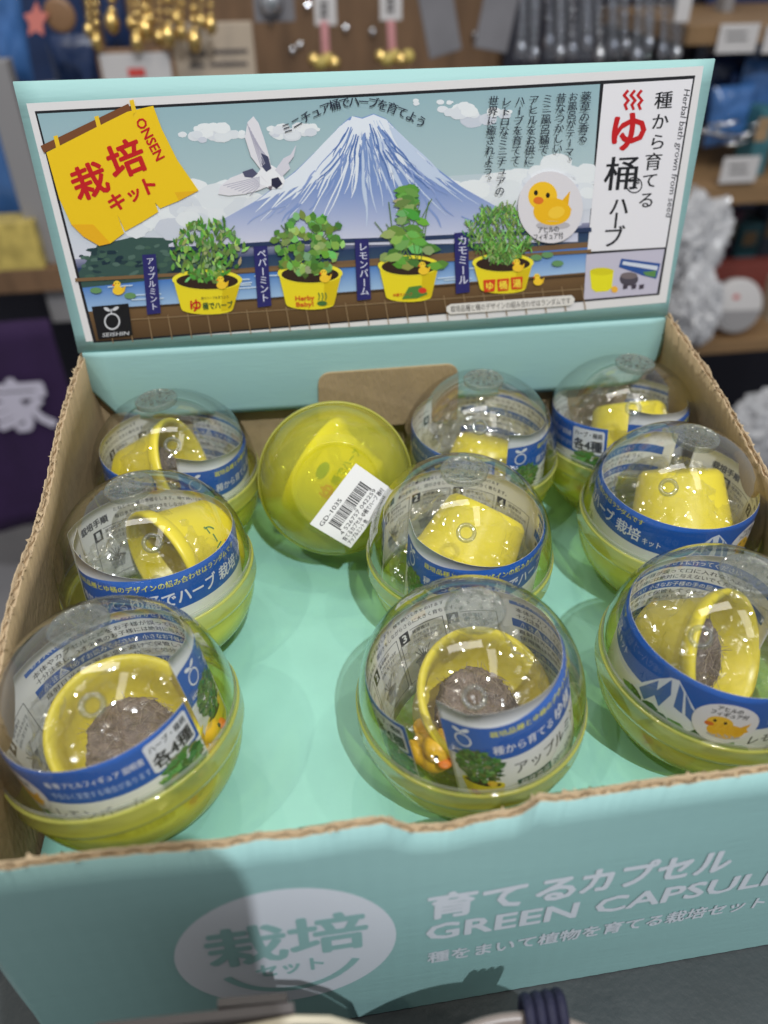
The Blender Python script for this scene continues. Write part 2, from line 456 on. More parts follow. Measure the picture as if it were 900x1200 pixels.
# floor insert
ZF = .0645
bm = bmesh.new(); N1, N2 = 40, 30; g = []
for i in range(N1 + 1):
    rr = []
    for j in range(N2 + 1):
        x = XL + .0034 - .004 + (XR - XL - .0068 + .009) * i / N1; y = .0036 + (YB - .006) * j / N2
        rr.append(bm.verts.new((x, y, ZF + .0007 * noise.noise(Vector((x * 14, y * 14, 0))) + .00025 * noise.noise(Vector((x * 50, y * 40, 2))))))
    g.append(rr)
for i in range(N1):
    for j in range(N2): bm.faces.new((g[i][j], g[i + 1][j], g[i + 1][j + 1], g[i][j + 1])).smooth = True
r = bmesh.ops.extrude_face_region(bm, geom=bm.faces[:]); bmesh.ops.translate(bm, vec=(0, 0, -.0025), verts=[v for v in r['geom'] if isinstance(v, bmesh.types.BMVert)])
bmesh.ops.recalc_face_normals(bm, faces=bm.faces[:])
o = mesh_ob('floor_insert', bm, MINT_FLOOR, BX); o.location = BO
# cardboard tongue cut from the back wall, standing in front of the header's foot
bm = bmesh.new(); pts = []
y0 = .2215
x0, x1, z0, z1 = .1058, .1742, .105, .1372
for cx, cz, a0 in ((x1 - .006, z1 - .006, 0), (x0 + .006, z1 - .006, 90)):
    for k in range(7):
        a = R(a0 + 15 * k); pts.append(Vector((cx + .006 * math.cos(a), y0, cz + .006 * math.sin(a))))
pts += [Vector((x0 - .001, y0 + .002, z0)), Vector((x1 + .001, y0 + .002, z0))]
slab_outline(bm, pts, (0, .0025, 0)); o = mesh_ob('tongue', bm, KRAFT, BX); o.location = BO

# lettering on the front wall (x, z in metres on the wall)
WHITE_INK = rgb(216, 221, 229); MINT_INK = (.295, .50, .49)
P = Print()
P.ell((.0772, .0605), .0330, .0356, WHITE_INK, 64)
P.lay = 1
P.glyph('栽', (.0652, .0668), .0235, MINT_INK, (1, 0), (0, 1), .035); P.glyph('培', (.0894, .0672), .0235, MINT_INK, (1, 0), (0, 1), .035)
P.text('セット', (.0770, .0462), .0092, MINT_INK, bold=.035, anchor='c', width=.0205)
arc = [(.0775 + .0222 * math.sin(R(a)), .0605 - .0262 * math.cos(R(a))) for a in range(-62, 63, 4)]
P.line(arc, .0026, MINT_INK)
P.text('育てる', (.1200, .0685), .0150, WHITE_INK, bold=.045, width=.0450); P.text('カプセル', (.1670, .0697), .0150, WHITE_INK, bold=.045, width=.0478)
P.text('GREEN CAPSULE', (.1197, .0538), .0135, WHITE_INK, bold=.035, width=.1180)
P.text('種をまいて植物を育てる栽培セット', (.1205, .0375), .0084, WHITE_INK, bold=.03, width=.1165)
P.refine(.012)
join(fw, P.mesh('lettering', lambda x, z, l: (x, yfront(x, z) - .00012 - .00012 * l, z)))

# ================================================================ the header card
HD = empty('header_card', (.139, .2262, .118))
tag(HD, 'mint header card behind the capsules, printed with a snowy mountain and herb pots', 'sign')
HY0, HZ0, HTILT = .2262, .153, .040                                   # fold line height and backward lean of the upper panel
def hy(z): return HY0 + max(0, z - HZ0) * HTILT
def hdr_pt(px, py):
    """pixel of the photo -> (x, z) on the upper panel"""
    d = ray(px, py)
    # plane y = HY0 + (z-HZ0)*HTILT
    t = (HY0 + (CAM_LOC.z - HZ0) * HTILT - CAM_LOC.y) / (d.y - d.z * HTILT)
    q = CAM_LOC + d * t
    return (q.x, q.z)
def hdr_map(x, z, l):
    bow = .0012 * math.sin(math.pi * (x / .28))
    return (x, hy(z) - .0004 - .00006 * l - bow, z)
bm = bmesh.new()
N = 30
tl, tr, br, bl = [Vector(hdr_pt(*q)) for q in ((15, 96), (838, 69), (781, 371), (92, 413))]
rows = [[tl.lerp(tr, i / N) for i in range(N + 1)], [bl.lerp(br, i / N) for i in range(N + 1)]]
def sheet(rows_pts, th, mi=0):
    F_, B_ = [], []
    for rp in rows_pts:
        F_.append([bm.verts.new(p) for p in rp]); B_.append([bm.verts.new(p + Vector((0, th, 0))) for p in rp])
    for a, b, a2, b2 in zip(F_, F_[1:], B_, B_[1:]):
        for i in range(len(a) - 1):
            bm.faces.new((a[i], b[i], b[i + 1], a[i + 1])).smooth = True
            bm.faces.new((a2[i], a2[i + 1], b2[i + 1], b2[i])).smooth = True
        for k in (0, -1): bm.faces.new((a[k], b[k], b2[k], a2[k]))
    for k in (0, -1):
        a, a2 = F_[k], B_[k]
        for i in range(len(a) - 1): bm.faces.new((a[i], a[i + 1], a2[i + 1], a2[i]))
up = []
for j in range(13):
    up.append([Vector(hdr_map(*(rows[0][i].lerp(rows[1][i], j / 12)), 0)) + Vector((0, .0003 - (.0007 if j == 12 else 0), 0)) for i in range(N + 1)])
sheet(up, .0012)
bmesh.ops.recalc_face_normals(bm, faces=bm.faces[:])
o = mesh_ob('upper_panel', bm, MINT, HD); o.location = -HD.location
bm = bmesh.new(); low = []                                           # foot below the fold, rounded lower corners
for j in range(13):
    t = j / 12; row = []
    z_l, z_r = .1190, .1165
    for i in range(N + 1):
        u = i / N; x = .0012 + (.2782 - .0012) * u
        zb = z_l + (z_r - z_l) * u
        e = min(x - .0012, .2782 - x); rr = .016
        if e < rr: zb += rr - math.sqrt(max(0, rr * rr - (rr - e) ** 2))
        top = rows[1][0].y * (1 - u) + rows[1][-1].y * u
        row.append(Vector((x, HY0 - .0014 - .0006 * math.sin(math.pi * t) - .0012 * math.sin(math.pi * (x / .28)), top + (zb - top) * t)))
    low.append(row)
sheet(low, .0011); bmesh.ops.recalc_face_normals(bm, faces=bm.faces[:])
o = mesh_ob('foot_panel', bm, MINT, HD); o.location = -HD.location

# ---------------------------------------------------------------- the printed label (traced in photo pixels, carried onto the panel)
P = Print()
def C_(r, g, b): return rgb(r, g, b)
K = rgb(34, 34, 38)
P.poly([(31, 121), (824, 77), (780, 354), (104, 411)], rgb(226, 222, 222)); P.lay = 1
P.poly([(41, 130), (814, 88), (772, 345), (110, 402)], K); P.lay = 2
ART = [(44, 133), (702, 98), (683, 351), (113, 399)]
def aq(u, v):
    a = Vector(ART[0]).lerp(Vector(ART[1]), u); b = Vector(ART[3]).lerp(Vector(ART[2]), u); q = a.lerp(b, v); return (q.x, q.y)
def band(v0, v1, c0, c1, n=10): P.grad([aq(0, v0), aq(1, v0), aq(1, v1), aq(0, v1)], c0, c1, n, 14)
band(0, .38, rgb(150, 180, 188), rgb(176, 196, 200)); band(.38, .64, rgb(190, 203, 210), rgb(214, 214, 224)); band(.64, .68, rgb(150, 150, 175), rgb(70, 80, 115), 3)
band(.68, .73, rgb(40, 60, 95), rgb(55, 75, 100), 2); band(.73, .755, rgb(120, 92, 66), rgb(120, 92, 66), 1)
band(.755, .87, rgb(70, 120, 190), rgb(160, 190, 222), 6); band(.87, 1, rgb(116, 88, 58), rgb(84, 62, 40), 3)
P.lay = 3
rnd = random.Random(7)
def cloud(cx, cy, rx, ry, n=22, c=(232, 234, 236), sh=(196, 200, 214)):
    for k in range(n):
        t = rnd.uniform(-1, 1); x = cx + rx * t; y = cy + ry * rnd.uniform(-.7, .9) * (1 - t * t * .7); r = ry * rnd.uniform(.35, .8) * (1.1 - abs(t) * .6)
        m_ = min(1, max(0, rnd.uniform(-.3, .4) + (y - cy) / (1.6 * ry))); P.ell((x, y), r * 1.5, r, rgb(*[int(a + (b - a) * m_) for a, b in zip(c, sh)]), 16, 0, .15, k)
# far shore hills
P.poly([aq(0, .70), aq(.05, .585), aq(.12, .56), aq(.19, .575), aq(.24, .64), aq(.25, .70), aq(.25, .745), aq(0, .765)], rgb(58, 84, 78)); P.lay = 4
for k in range(70):
    u = rnd.uniform(.0, .235); v = rnd.uniform(.60, .74); q = aq(u, v)
    P.ell(q, rnd.uniform(3, 7), rnd.uniform(1.5, 3), rgb(*rnd.choice([(84, 110, 100), (40, 62, 66), (70, 98, 84), (30, 50, 62)])), 8, rnd.uniform(-.5, .1), .4, k)
P.lay = 3
cloud(250, 155, 36, 10); cloud(345, 152, 30, 9); cloud(556, 130, 40, 12, 18); cloud(620, 226, 75, 26, 60); cloud(655, 205, 40, 20, 30); cloud(540, 222, 40, 14, 22)
cloud(250, 235, 60, 22, 30); cloud(165, 262, 40, 14, 16); cloud(210, 250, 30, 20, 14); cloud(590, 262, 90, 12, 26, (214, 214, 228), (180, 184, 206)); cloud(505, 118, 26, 5, 9)
# the mountain
P.lay = 5
MT = [(198, 285), (250, 262), (300, 234), (345, 200), (378, 168), (398, 146), (412, 134), (424, 137), (437, 132), (452, 138), (470, 158), (498, 186), (540, 218), (590, 246), (640, 264), (676, 270), (676, 282)]
def mcol(y):
    t = min(1, max(0, (y - 135) / 150)); a, b, c = (124, 152, 202), (126, 148, 200), (212, 210, 226)
    f = lambda p, q, s: tuple(int(i + (j - i) * s) for i, j in zip(p, q))
    return rgb(*(f(a, b, t / .55) if t < .55 else f(b, c, (t - .55) / .45)))
top = sorted(MT, key=lambda q: q[0])
vs, cs, fs = [], [], []
NX, NY = 70, 10
for i in range(NX + 1):
    x = 198 + (676 - 198) * i / NX; yt = interp(top, x); ybm = 288 - (x - 198) * .012
    for j in range(NY + 1):
        y = yt + (ybm - yt) * j / NY; vs.append((x, y)); cs.append(mcol(y))
for i in range(NX):
    for j in range(NY):
        k = i * (NY + 1) + j; fs.append((k, k + NY + 1, k + NY + 2, k + 1))
P.add(vs, fs, cs)
P.lay = 6
SNOW = rgb(228, 232, 241); SNOW2 = rgb(196, 208, 230); ROCK = rgb(92, 120, 178)
def streak(x0, y0, x1, y1, w0, col, wob=2.5, n=7):
    """a tapering brush stroke"""
    L_, R_ = [], []; d = Vector((x1 - x0, y1 - y0)); pn = Vector((-d.y, d.x)).normalized(); ph_ = rnd.uniform(0, 6)
    for q in range(n + 1):
        t = q / n; c = Vector((x0, y0)) + d * t + pn * wob * math.sin(t * 5 + ph_) * t; w_ = w0 * (.35 + 1.1 * t) * (1 - t) ** .7 + .25
        L_.append(c + pn * w_); R_.append(c - pn * w_)
    P.poly([(v.x, v.y) for v in L_ + R_[::-1]], col)
def flank(x): return interp(top, x)
P.poly([(398, 147), (384, 162), (366, 180), (346, 200), (322, 218), (300, 235), (330, 224), (352, 216), (346, 226), (372, 208), (384, 196), (380, 212), (396, 192), (404, 172), (410, 150)], SNOW)
P.poly([(412, 135), (424, 138), (437, 133), (452, 139), (456, 148), (448, 158), (440, 150), (432, 164), (424, 152), (414, 162), (406, 150)], SNOW)
P.poly([(454, 143), (470, 160), (486, 176), (506, 194), (530, 213), (508, 206), (496, 204), (484, 190), (470, 178), (460, 160)], SNOW2)
for k in range(64):
    t = k / 63; x0 = 392 + 68 * t; y0 = max(flank(x0) + 2, 140); sp = (t - .48)
    ln = rnd.uniform(34, 104) * (1 - .35 * t); dx = sp * ln * 1.9 + rnd.uniform(-5, 5); x1, y1 = x0 + dx, y0 + ln
    if y1 < flank(x1) + 4: y1 = flank(x1) + 5
    streak(x0, y0, x1, y1, rnd.uniform(.9, 3.0) if t < .55 else rnd.uniform(.6, 2.0), SNOW if t < .5 or k % 3 else SNOW2)
for k in range(34):
    t = k / 33; x0 = 400 + 54 * t; y0 = flank(x0) + 26; sp = t - .46; ln = rnd.uniform(60, 104); x1, y1 = x0 + sp * ln * 2.5 + rnd.uniform(-6, 6), y0 + ln * (1 - .25 * abs(sp))
    if y1 < flank(x1) + 4: y1 = flank(x1) + 6
    streak(x0, y0, x1, min(y1, 268), rnd.uniform(.8, 2.4), SNOW if t < .45 else SNOW2, 3)
P.lay = 7
for k in range(46):
    t = rnd.random(); x0 = 396 + 62 * t; y0 = flank(x0) + rnd.uniform(10, 40); sp = t - .48; ln = rnd.uniform(18, 46); x1, y1 = x0 + sp * ln * 1.9 + rnd.uniform(-4, 4), y0 + ln
    if y1 > flank(x1) + 5: streak(x0, y0, x1, y1, rnd.uniform(.5, 1.7), ROCK if k % 2 else rgb(126, 150, 200), 2)
for k in range(40):                                                    # soft slopes lower down
    x0 = rnd.uniform(300, 590); y0 = flank(x0) + rnd.uniform(20, 60); s_ = (x0 - 430) / 160
    if y0 < 262: streak(x0, y0, x0 + s_ * 40, min(y0 + rnd.uniform(10, 24), 276), rnd.uniform(.8, 2.2), rgb(134, 154, 204) if k % 2 else rgb(150, 166, 210), 2)
P.lay = 8
P.line([(202, 291), (330, 283), (480, 278), (690, 268)], 5, rgb(44, 58, 90)); P.line([(90, 327), (690, 293)], 4, rgb(124, 96, 66))
for k in range(16):                                                   # ripples on the bath water
    x = rnd.uniform(105, 660); y = 345 - (x - 105) * .058 + rnd.uniform(-12, 9); P.line([(x, y), (x + rnd.uniform(20, 60), y - 2)], 1.6, rgb(196, 214, 232))
P.line([(112, 362), (300, 349), (684, 321)], 2, rgb(70, 52, 36))
for k in range(25):                                                   # deck tiles
    x = 128 + k * 23; y = 362 - (x - 112) * .072; P.line([(x, y + 12), (x + 5, y + 40)], 1, rgb(150, 124, 92))
P.line([(112, 376), (684, 337)], 1, rgb(150, 124, 92))
# hanging yellow curtain
P.lay = 9
P.line([(53, 173), (150, 126)], 9, rgb(122, 74, 44))
for x, y in ((66, 168), (114, 145), (155, 126)): P.line([(x, y - 8), (x + 4, y + 8)], 5, rgb(238, 196, 40))
YEL = rgb(240, 198, 28)
P.poly([(55, 178), (110, 150), (150, 130), (180, 123), (190, 150), (208, 186), (233, 222), (210, 234), (188, 243), (182, 236), (186, 247), (165, 260), (147, 270), (138, 250), (146, 272), (130, 284), (117, 287), (98, 276), (84, 262), (70, 232)], YEL)
P.lay = 10
P.poly([(98, 276), (84, 262), (110, 262), (130, 284), (117, 287)], rgb(236, 176, 28)); P.poly([(233, 222), (210, 234), (205, 224)], rgb(232, 178, 30))
RED = rgb(196, 30, 34); a = R(-22); ex = (math.cos(a), math.sin(a)); ey = (math.sin(a), -math.cos(a))
P.lay = 11
P.glyph('栽', (105, 212), 41, RED, ex, ey, .035); P.glyph('培', (148, 186), 43, RED, ex, ey, .035)
for ch, q, s_ in zip('キット', ((137, 236), (157, 226), (174, 217)), (22, 19, 22)): P.glyph(ch, q, s_, RED, ex, ey, .045)
a = R(62); P.text('ONSEN', (159, 141), 15.5, RED, (math.cos(a), math.sin(a)), (math.sin(a), -math.cos(a)), .03, 'l', 53)
# crane
P.lay = 9
WG = rgb(226, 222, 228); WD = rgb(176, 172, 190)
P.poly([(306, 198), (294, 182), (287, 160), (290, 142), (297, 135), (303, 143), (309, 160), (315, 180), (318, 196)], WG)
P.poly([(304, 202), (288, 200), (270, 207), (258, 217), (256, 226), (268, 228), (286, 226), (302, 222), (316, 216)], WG)
P.poly([(298, 206), (306, 196), (318, 192), (328, 198), (334, 210), (330, 219), (318, 220), (306, 215)], rgb(238, 236, 240))
P.poly([(322, 198), (332, 184), (340, 180), (347, 168), (344, 182), (338, 190), (340, 196), (330, 206)], rgb(214, 210, 220))
P.lay = 10
for k in range(8): P.line([(306 + k * 1.4, 194 - k * 1.2), (290 + k * 2.2, 144 + k * 4.2)], .8, WD)
for k in range(8): P.line([(304, 206 + k * 1.5), (262 + k * 4.4, 216 + k * 1.6)], .8, WD)
P.poly([(306, 178), (314, 182), (318, 196), (312, 200), (307, 194)], rgb(70, 72, 100)); P.poly([(284, 200), (296, 196), (302, 202), (296, 207), (287, 206)], rgb(84, 84, 110))
P.poly([(318, 208), (326, 206), (331, 214), (324, 220), (318, 216)], rgb(44, 44, 68)); P.poly([(314, 217), (320, 216), (317, 222)], rgb(120, 110, 120))
# arc of text over the mountain
P.lay = 11
arc_s = 'ミニチュア桶でハーブを育てよう'; n_ = len(arc_s)
for k, ch in enumerate(arc_s):
    t = k / (n_ - 1); x = 336 + 156 * t; y = 153 - 32 * math.sin(math.pi * (.04 + .90 * t)) - 6 * t; an = -math.atan2(32 * math.pi * .90 / 156 * math.cos(math.pi * (.04 + .90 * t)) + .04, 1)
    P.glyph(ch, (x, y), 13.2, rgb(36, 42, 60), (math.cos(an), math.sin(an)), (math.sin(an), -math.cos(an)), .02)
# four herb pots
def leaf(c, ln, wd, an, col, tip=.5):
    ca, sa = math.cos(an), math.sin(an)
    pts = [(-ln / 2, 0), (-ln * .2, wd / 2), (ln * .15, wd * .45), (ln / 2, 0), (ln * .15, -wd * .45), (-ln * .2, -wd / 2)]
    P.poly([(c[0] + x * ca - y * sa, c[1] + x * sa + y * ca) for x, y in pts], col)
def tub(cx, cy, rx, ry, h, sl=.62):
    lay = P.lay
    body = [(cx - rx, cy)] + [(cx - rx * (1 - (1 - .72) * t) , cy + h * t) for t in (.5, 1)]
    body = [(cx - rx * .97, cy), (cx - rx * .74, cy + h)] + [(cx + rx * .74 * math.cos(R(180 - 20 * k)), cy + h + ry * .55 * math.sin(R(20 * k))) for k in range(10)] + [(cx + rx * .97, cy)]
    P.poly(body, rgb(236, 214, 40)); P.lay = lay + 1
    P.poly([(cx + rx * .45, cy + 4), (cx + rx * .95, cy), (cx + rx * .74, cy + h), (cx + rx * .4, cy + h + 3)], rgb(216, 188, 26))
    P.ell((cx, cy), rx, ry, rgb(244, 226, 60), 30); P.lay = lay + 2; P.ell((cx, cy + ry * .12), rx * .88, ry * .80, rgb(52, 36, 28), 28); P.lay = lay + 3
def duck2d(c, s, flip=1):
    x, y = c
    P.ell((x, y + .35 * s), .55 * s, .42 * s, rgb(246, 200, 52), 18); P.ell((x - .12 * s * flip, y - .28 * s), .36 * s, .34 * s, rgb(248, 208, 60), 16)
    P.poly([(x + .3 * s * flip, y + .2 * s), (x + .75 * s * flip, y - .15 * s), (x + .6 * s * flip, y + .5 * s)], rgb(240, 190, 44))
    P.ell((x - .45 * s * flip, y - .18 * s), .14 * s, .10 * s, rgb(226, 110, 40), 8); P.ell((x - .24 * s * flip, y - .36 * s), .06 * s, .06 * s, rgb(40, 30, 20), 8); P.ell((x + .04 * s * flip, y - .38 * s), .06 * s, .06 * s, rgb(40, 30, 20), 8)
G = [(118, 166, 74), (98, 150, 62), (142, 186, 98), (78, 126, 54), (160, 198, 120), (106, 158, 70)]
def herb(cx, cy, w_, h_, kind, sd):
    r_ = random.Random(sd); lay = P.lay
    for k in range(12): P.line([(cx + r_.uniform(-w_ * .2, w_ * .2), cy), (cx + r_.uniform(-w_ * .45, w_ * .45), cy - h_ * r_.uniform(.4, .95))], 1.1, rgb(92, 122, 60))
    n = {'small': 240, 'round': 135, 'big': 62, 'fine': 560}[kind]
    for k in range(n):
        t = r_.random(); y = cy + 3 - h_ * t; ww = w_ * .5 * (math.sin(math.pi * (.12 + .74 * t)) if kind != 'big' else (.25 + .75 * (1 - t)) * (.9 if t < .6 else .55)); x = cx + r_.uniform(-ww, ww) * r_.choice((.8, 1, 1, 1.22)); y -= abs(r_.gauss(0, 3))
        P.lay = lay + k % 3; c = rgb(*[int(q * r_.uniform(.78, 1.08)) for q in r_.choice(G)])
        if kind == 'small': leaf((x, y), r_.uniform(7, 12), r_.uniform(3, 5), r_.uniform(-2.6, -.5), c)
        elif kind == 'round': leaf((x, y), r_.uniform(8, 14), r_.uniform(6, 10), r_.uniform(-3, .2), c)
        elif kind == 'big': leaf((x, y), r_.uniform(15, 25), r_.uniform(8, 12), r_.choice((r_.uniform(-.7, .3), r_.uniform(2.9, 3.8))), c)
        else: P.line([(x, y), (x + r_.uniform(-6, 6), y - r_.uniform(3, 9))], 1.3, c)
    P.lay = lay + 3
POTS = [(243, 326, 41, 12, 34, 'small', 78, 68), (363, 318, 38, 12, 36, 'round', 80, 66), (478, 309, 36, 12, 36, 'big', 86, 92), (588, 306, 36, 11, 30, 'fine', 78, 62)]
for k, (cx, cy, rx, ry, h, kind, w_, hh) in enumerate(POTS):
    P.lay = 12; tub(cx, cy, rx, ry, h); P.lay = 15; herb(cx - 2, cy, w_, hh, kind, 11 + k)
    P.lay = 19; duck2d((cx + 17, cy + 2), 11)
P.lay = 16
P.glyph('ゆ', (229, 356), 15, RED, (1, -.06), (-.06, -1), .03); P.text('桶でハーブ', (238, 360), 8.5, rgb(60, 90, 50), (1, -.06), (-.06, -1), .03, 'l', 35); P.text('桶でハーブを育てよう', (236, 349), 3.6, rgb(90, 80, 50), (1, -.06), (-.06, -1), .01, 'l', 32)
P.text('Herby', (346, 350), 7.5, rgb(210, 90, 40), (1, -.05), (-.05, -1), .04, 'l', 22); P.text('Baby!', (347, 357), 7, rgb(210, 90, 40), (1, -.05), (-.05, -1), .04, 'l', 20)
P.ell((377, 353), 6, 3, rgb(70, 110, 60), 12)
for k in range(3): P.line([(373 + k * 4, 349), (374 + k * 4, 345), (373 + k * 4, 341)], 1.2, rgb(70, 110, 60))
P.poly([(470, 348), (478, 334), (492, 332), (500, 342), (488, 347)], rgb(80, 130, 60)); P.ell((494, 338), 5, 3.4, rgb(214, 60, 40), 12); P.text('ゆ桶でハーブ', (460, 345), 4.2, RED, (1, -.05), (-.05, -1), .02, 'l', 22)
for q in ((572, 333), (588, 332), (604, 330)): P.poly([(q[0] - 7, q[1] - 7), (q[0] + 7, q[1] - 8), (q[0] + 6, q[1] + 6), (q[0] - 6, q[1] + 7)], rgb(214, 66, 34))
for ch, q in zip('ゆ桶湯', ((572, 333), (588, 332), (604, 330))): P.lay = 17; P.glyph(ch, q, 10, rgb(246, 220, 70), (1, -.05), (-.05, -1), .03)
# ducks and lily pads on the water
P.lay = 12
duck2d((139, 335), 12, 1); duck2d((629, 325), 10, 1)
for q in ((113, 339), (153, 345), (640, 297), (652, 307), (627, 300)): P.ell(q, 7, 3.6, rgb(104, 146, 96), 12)
# purple name boards
for (x0, y0, x1, y1, st) in ((167, 296, 189, 367, 'アップルミント'), (297, 286, 318, 358, 'ペパーミント'), (415, 278, 434, 350, 'レモンバーム'), (531, 270, 549, 342, 'カモミール')):
    P.lay = 14; P.poly([(x0, y0 + 1), (x0 + 16, y0), (x1, y1 - 2), (x1 - 16, y1)], rgb(44, 42, 104)); P.lay = 15
    dx, dy = (x1 - 8 - x0 - 8) / (y1 - y0), 1
    P.vtext(st, (x0 + 9, y0 + 4), 62 / len(st) if len(st) > 5 else 11.5, rgb(214, 214, 234), (1, -.05), (-dx, -1), .02, 1.0)
# round duck badge
P.lay = 20; P.ell((643, 241), 38, 42, rgb(222, 216, 220), 40, -.1); P.lay = 21
P.ell((646, 262), 20, 5, rgb(186, 180, 184), 20)
P.ell((645, 246), 22, 16, rgb(240, 184, 30), 26); P.ell((634, 228), 17, 17, rgb(246, 194, 40), 26); P.poly([(654, 236), (666, 222), (664, 238), (668, 244), (658, 252)], rgb(236, 176, 26)); P.lay = 22
P.ell((629, 233), 6, 4.4, rgb(226, 116, 40), 12); P.ell((626, 224), 2.4, 3.2, rgb(30, 26, 20), 10); P.ell((640, 227), 2.4, 3.2, rgb(30, 26, 20), 10); P.ell((650, 247), 10, 7, rgb(246, 200, 60), 14, -.3)
P.text('アヒルの', (641, 270), 8.2, K, (1, -.06), (-.06, -1), .02, 'c', 24); P.text('フィギュア付', (641, 278), 8.2, K, (1, -.06), (-.06, -1), .02, 'c', 34)
# vertical verse
VEX, VEY = (1, -.045), (.075, -1)
for st, x, y, s_ in (('薬草の香る', 685, 106, 12.1), ('お風呂がテーマ。', 670, 107, 10.7), ('昔なつかしい', 656, 108, 11.8), ('ミニ風呂桶で', 640, 109, 11.8), ('アヒルをお供に', 624, 110, 11.8), ('ハーブを育てて', 608, 111, 11.6), ('レトロなミニチュアの', 592, 112, 11.6), ('世界に癒されよう。', 577, 111, 11.6)):
    P.lay = 20; P.vtext(st, (x, y), s_, rgb(36, 42, 56), VEX, VEY, .015, 1.0)
# white title panel
P.lay = 4; P.poly([(706, 98), (811, 92), (779, 289), (687, 294)], rgb(232, 228, 232)); P.poly([(686, 297), (778, 291), (769, 343), (683, 350)], rgb(196, 190, 206)); P.lay = 6
TX, TY = (1, -.05), (.115, -1)
for k in range(3):
    x = 732 + k * 8; P.line([(x + 2, 106), (x - 2, 111), (x + 3, 117), (x - 1, 122), (x + 1, 127)], 3.2, RED)
P.glyph('ゆ', (734, 154), 47, RED, TX, TY, .035); P.glyph('桶', (727, 203), 41, K, TX, TY, .02); P.glyph('で', (742, 215), 13, K, TX, TY, .025)
P.line([(742 + 9 * math.cos(R(a_)), 216 + 9 * math.sin(R(a_))) for a_ in range(0, 360, 20)], 1.3, K, True)
for ch, q, s_ in zip('ハーブ', ((724, 241), (720, 257), (717, 277)), (24, 22, 26)): P.glyph(ch, q, s_, K, TX, TY, .02, ch == 'ー')
for ch, q, s_ in zip('種から育てる', ((776, 117), (772, 142), (769, 166), (764, 189), (760, 211), (756, 234)), (21, 20, 20, 21, 19, 20)): P.glyph(ch, q, s_, K, TX, TY, .02)
d_ = Vector((783 - 805, 255 - 104)).normalized(); P.text('Herbal bath grown from seed', (801, 104), 9.6, rgb(60, 60, 66), (d_.x, d_.y), (d_.y, -d_.x), .008, 'l', 151)
# little product picture
P.poly([(690, 318), (718, 315), (716, 336), (711, 340), (697, 341), (692, 337)], rgb(232, 222, 40)); P.ell((704, 317), 14, 4.5, rgb(216, 204, 36), 18); P.ell((736, 326), 11, 8, rgb(80, 74, 84), 18); P.ell((736, 322), 10, 4, rgb(120, 108, 110), 16)
P.poly([(727, 302), (773, 308), (768, 326), (752, 322), (742, 318), (724, 312)], rgb(50, 84, 150)); P.lay = 7; P.poly([(729, 305), (770, 311), (769, 316), (728, 309)], rgb(210, 214, 226)); P.poly([(752, 318), (768, 316), (767, 324), (756, 322)], rgb(96, 140, 80))
P.ell((719, 338), 4, 4, rgb(240, 180, 60), 10)
for x in (729, 739, 748): P.poly([(x, 333), (x + 6, 332), (x + 5, 337), (x, 338)], rgb(70, 62, 74))
# maker's mark and the caption along the foot
P.lay = 14; P.poly([(108, 358), (151, 354), (156, 391), (116, 396)], rgb(24, 24, 28)); P.lay = 15; SL = rgb(206, 206, 210)
P.line([(132 + 8.5 * math.cos(R(a_)), 375 + 9 * math.sin(R(a_))) for a_ in range(0, 360, 15)], 1.8, SL, True); P.ell((126, 361), 4.2, 2, SL, 10, .5); P.ell((136, 360), 4.2, 2, SL, 10, -.5); P.line([(131, 366), (131, 361)], 1.4, SL)
P.text('SEISHIN', (136, 392), 6.2, SL, (1, -.08), (.08, -1), .02, 'c', 31)
P.poly([(527, 354), (668, 344), (672, 348), (671, 353), (667, 356), (526, 366), (522, 362), (522, 357)], rgb(226, 220, 214)); P.lay = 16
P.text('栽培品種と桶のデザインの組み合わせはランダムです', (527, 363), 8, rgb(60, 52, 46), (1, -.068), (-.068, -1), .01, 'l', 140)
P.V = [hdr_pt(*v) for v in P.V]
P.refine(.02)
me = P.mesh('printed_label', hdr_map)
o = link(bpy.data.objects.new('printed_label', me), HD); o.location = -HD.location

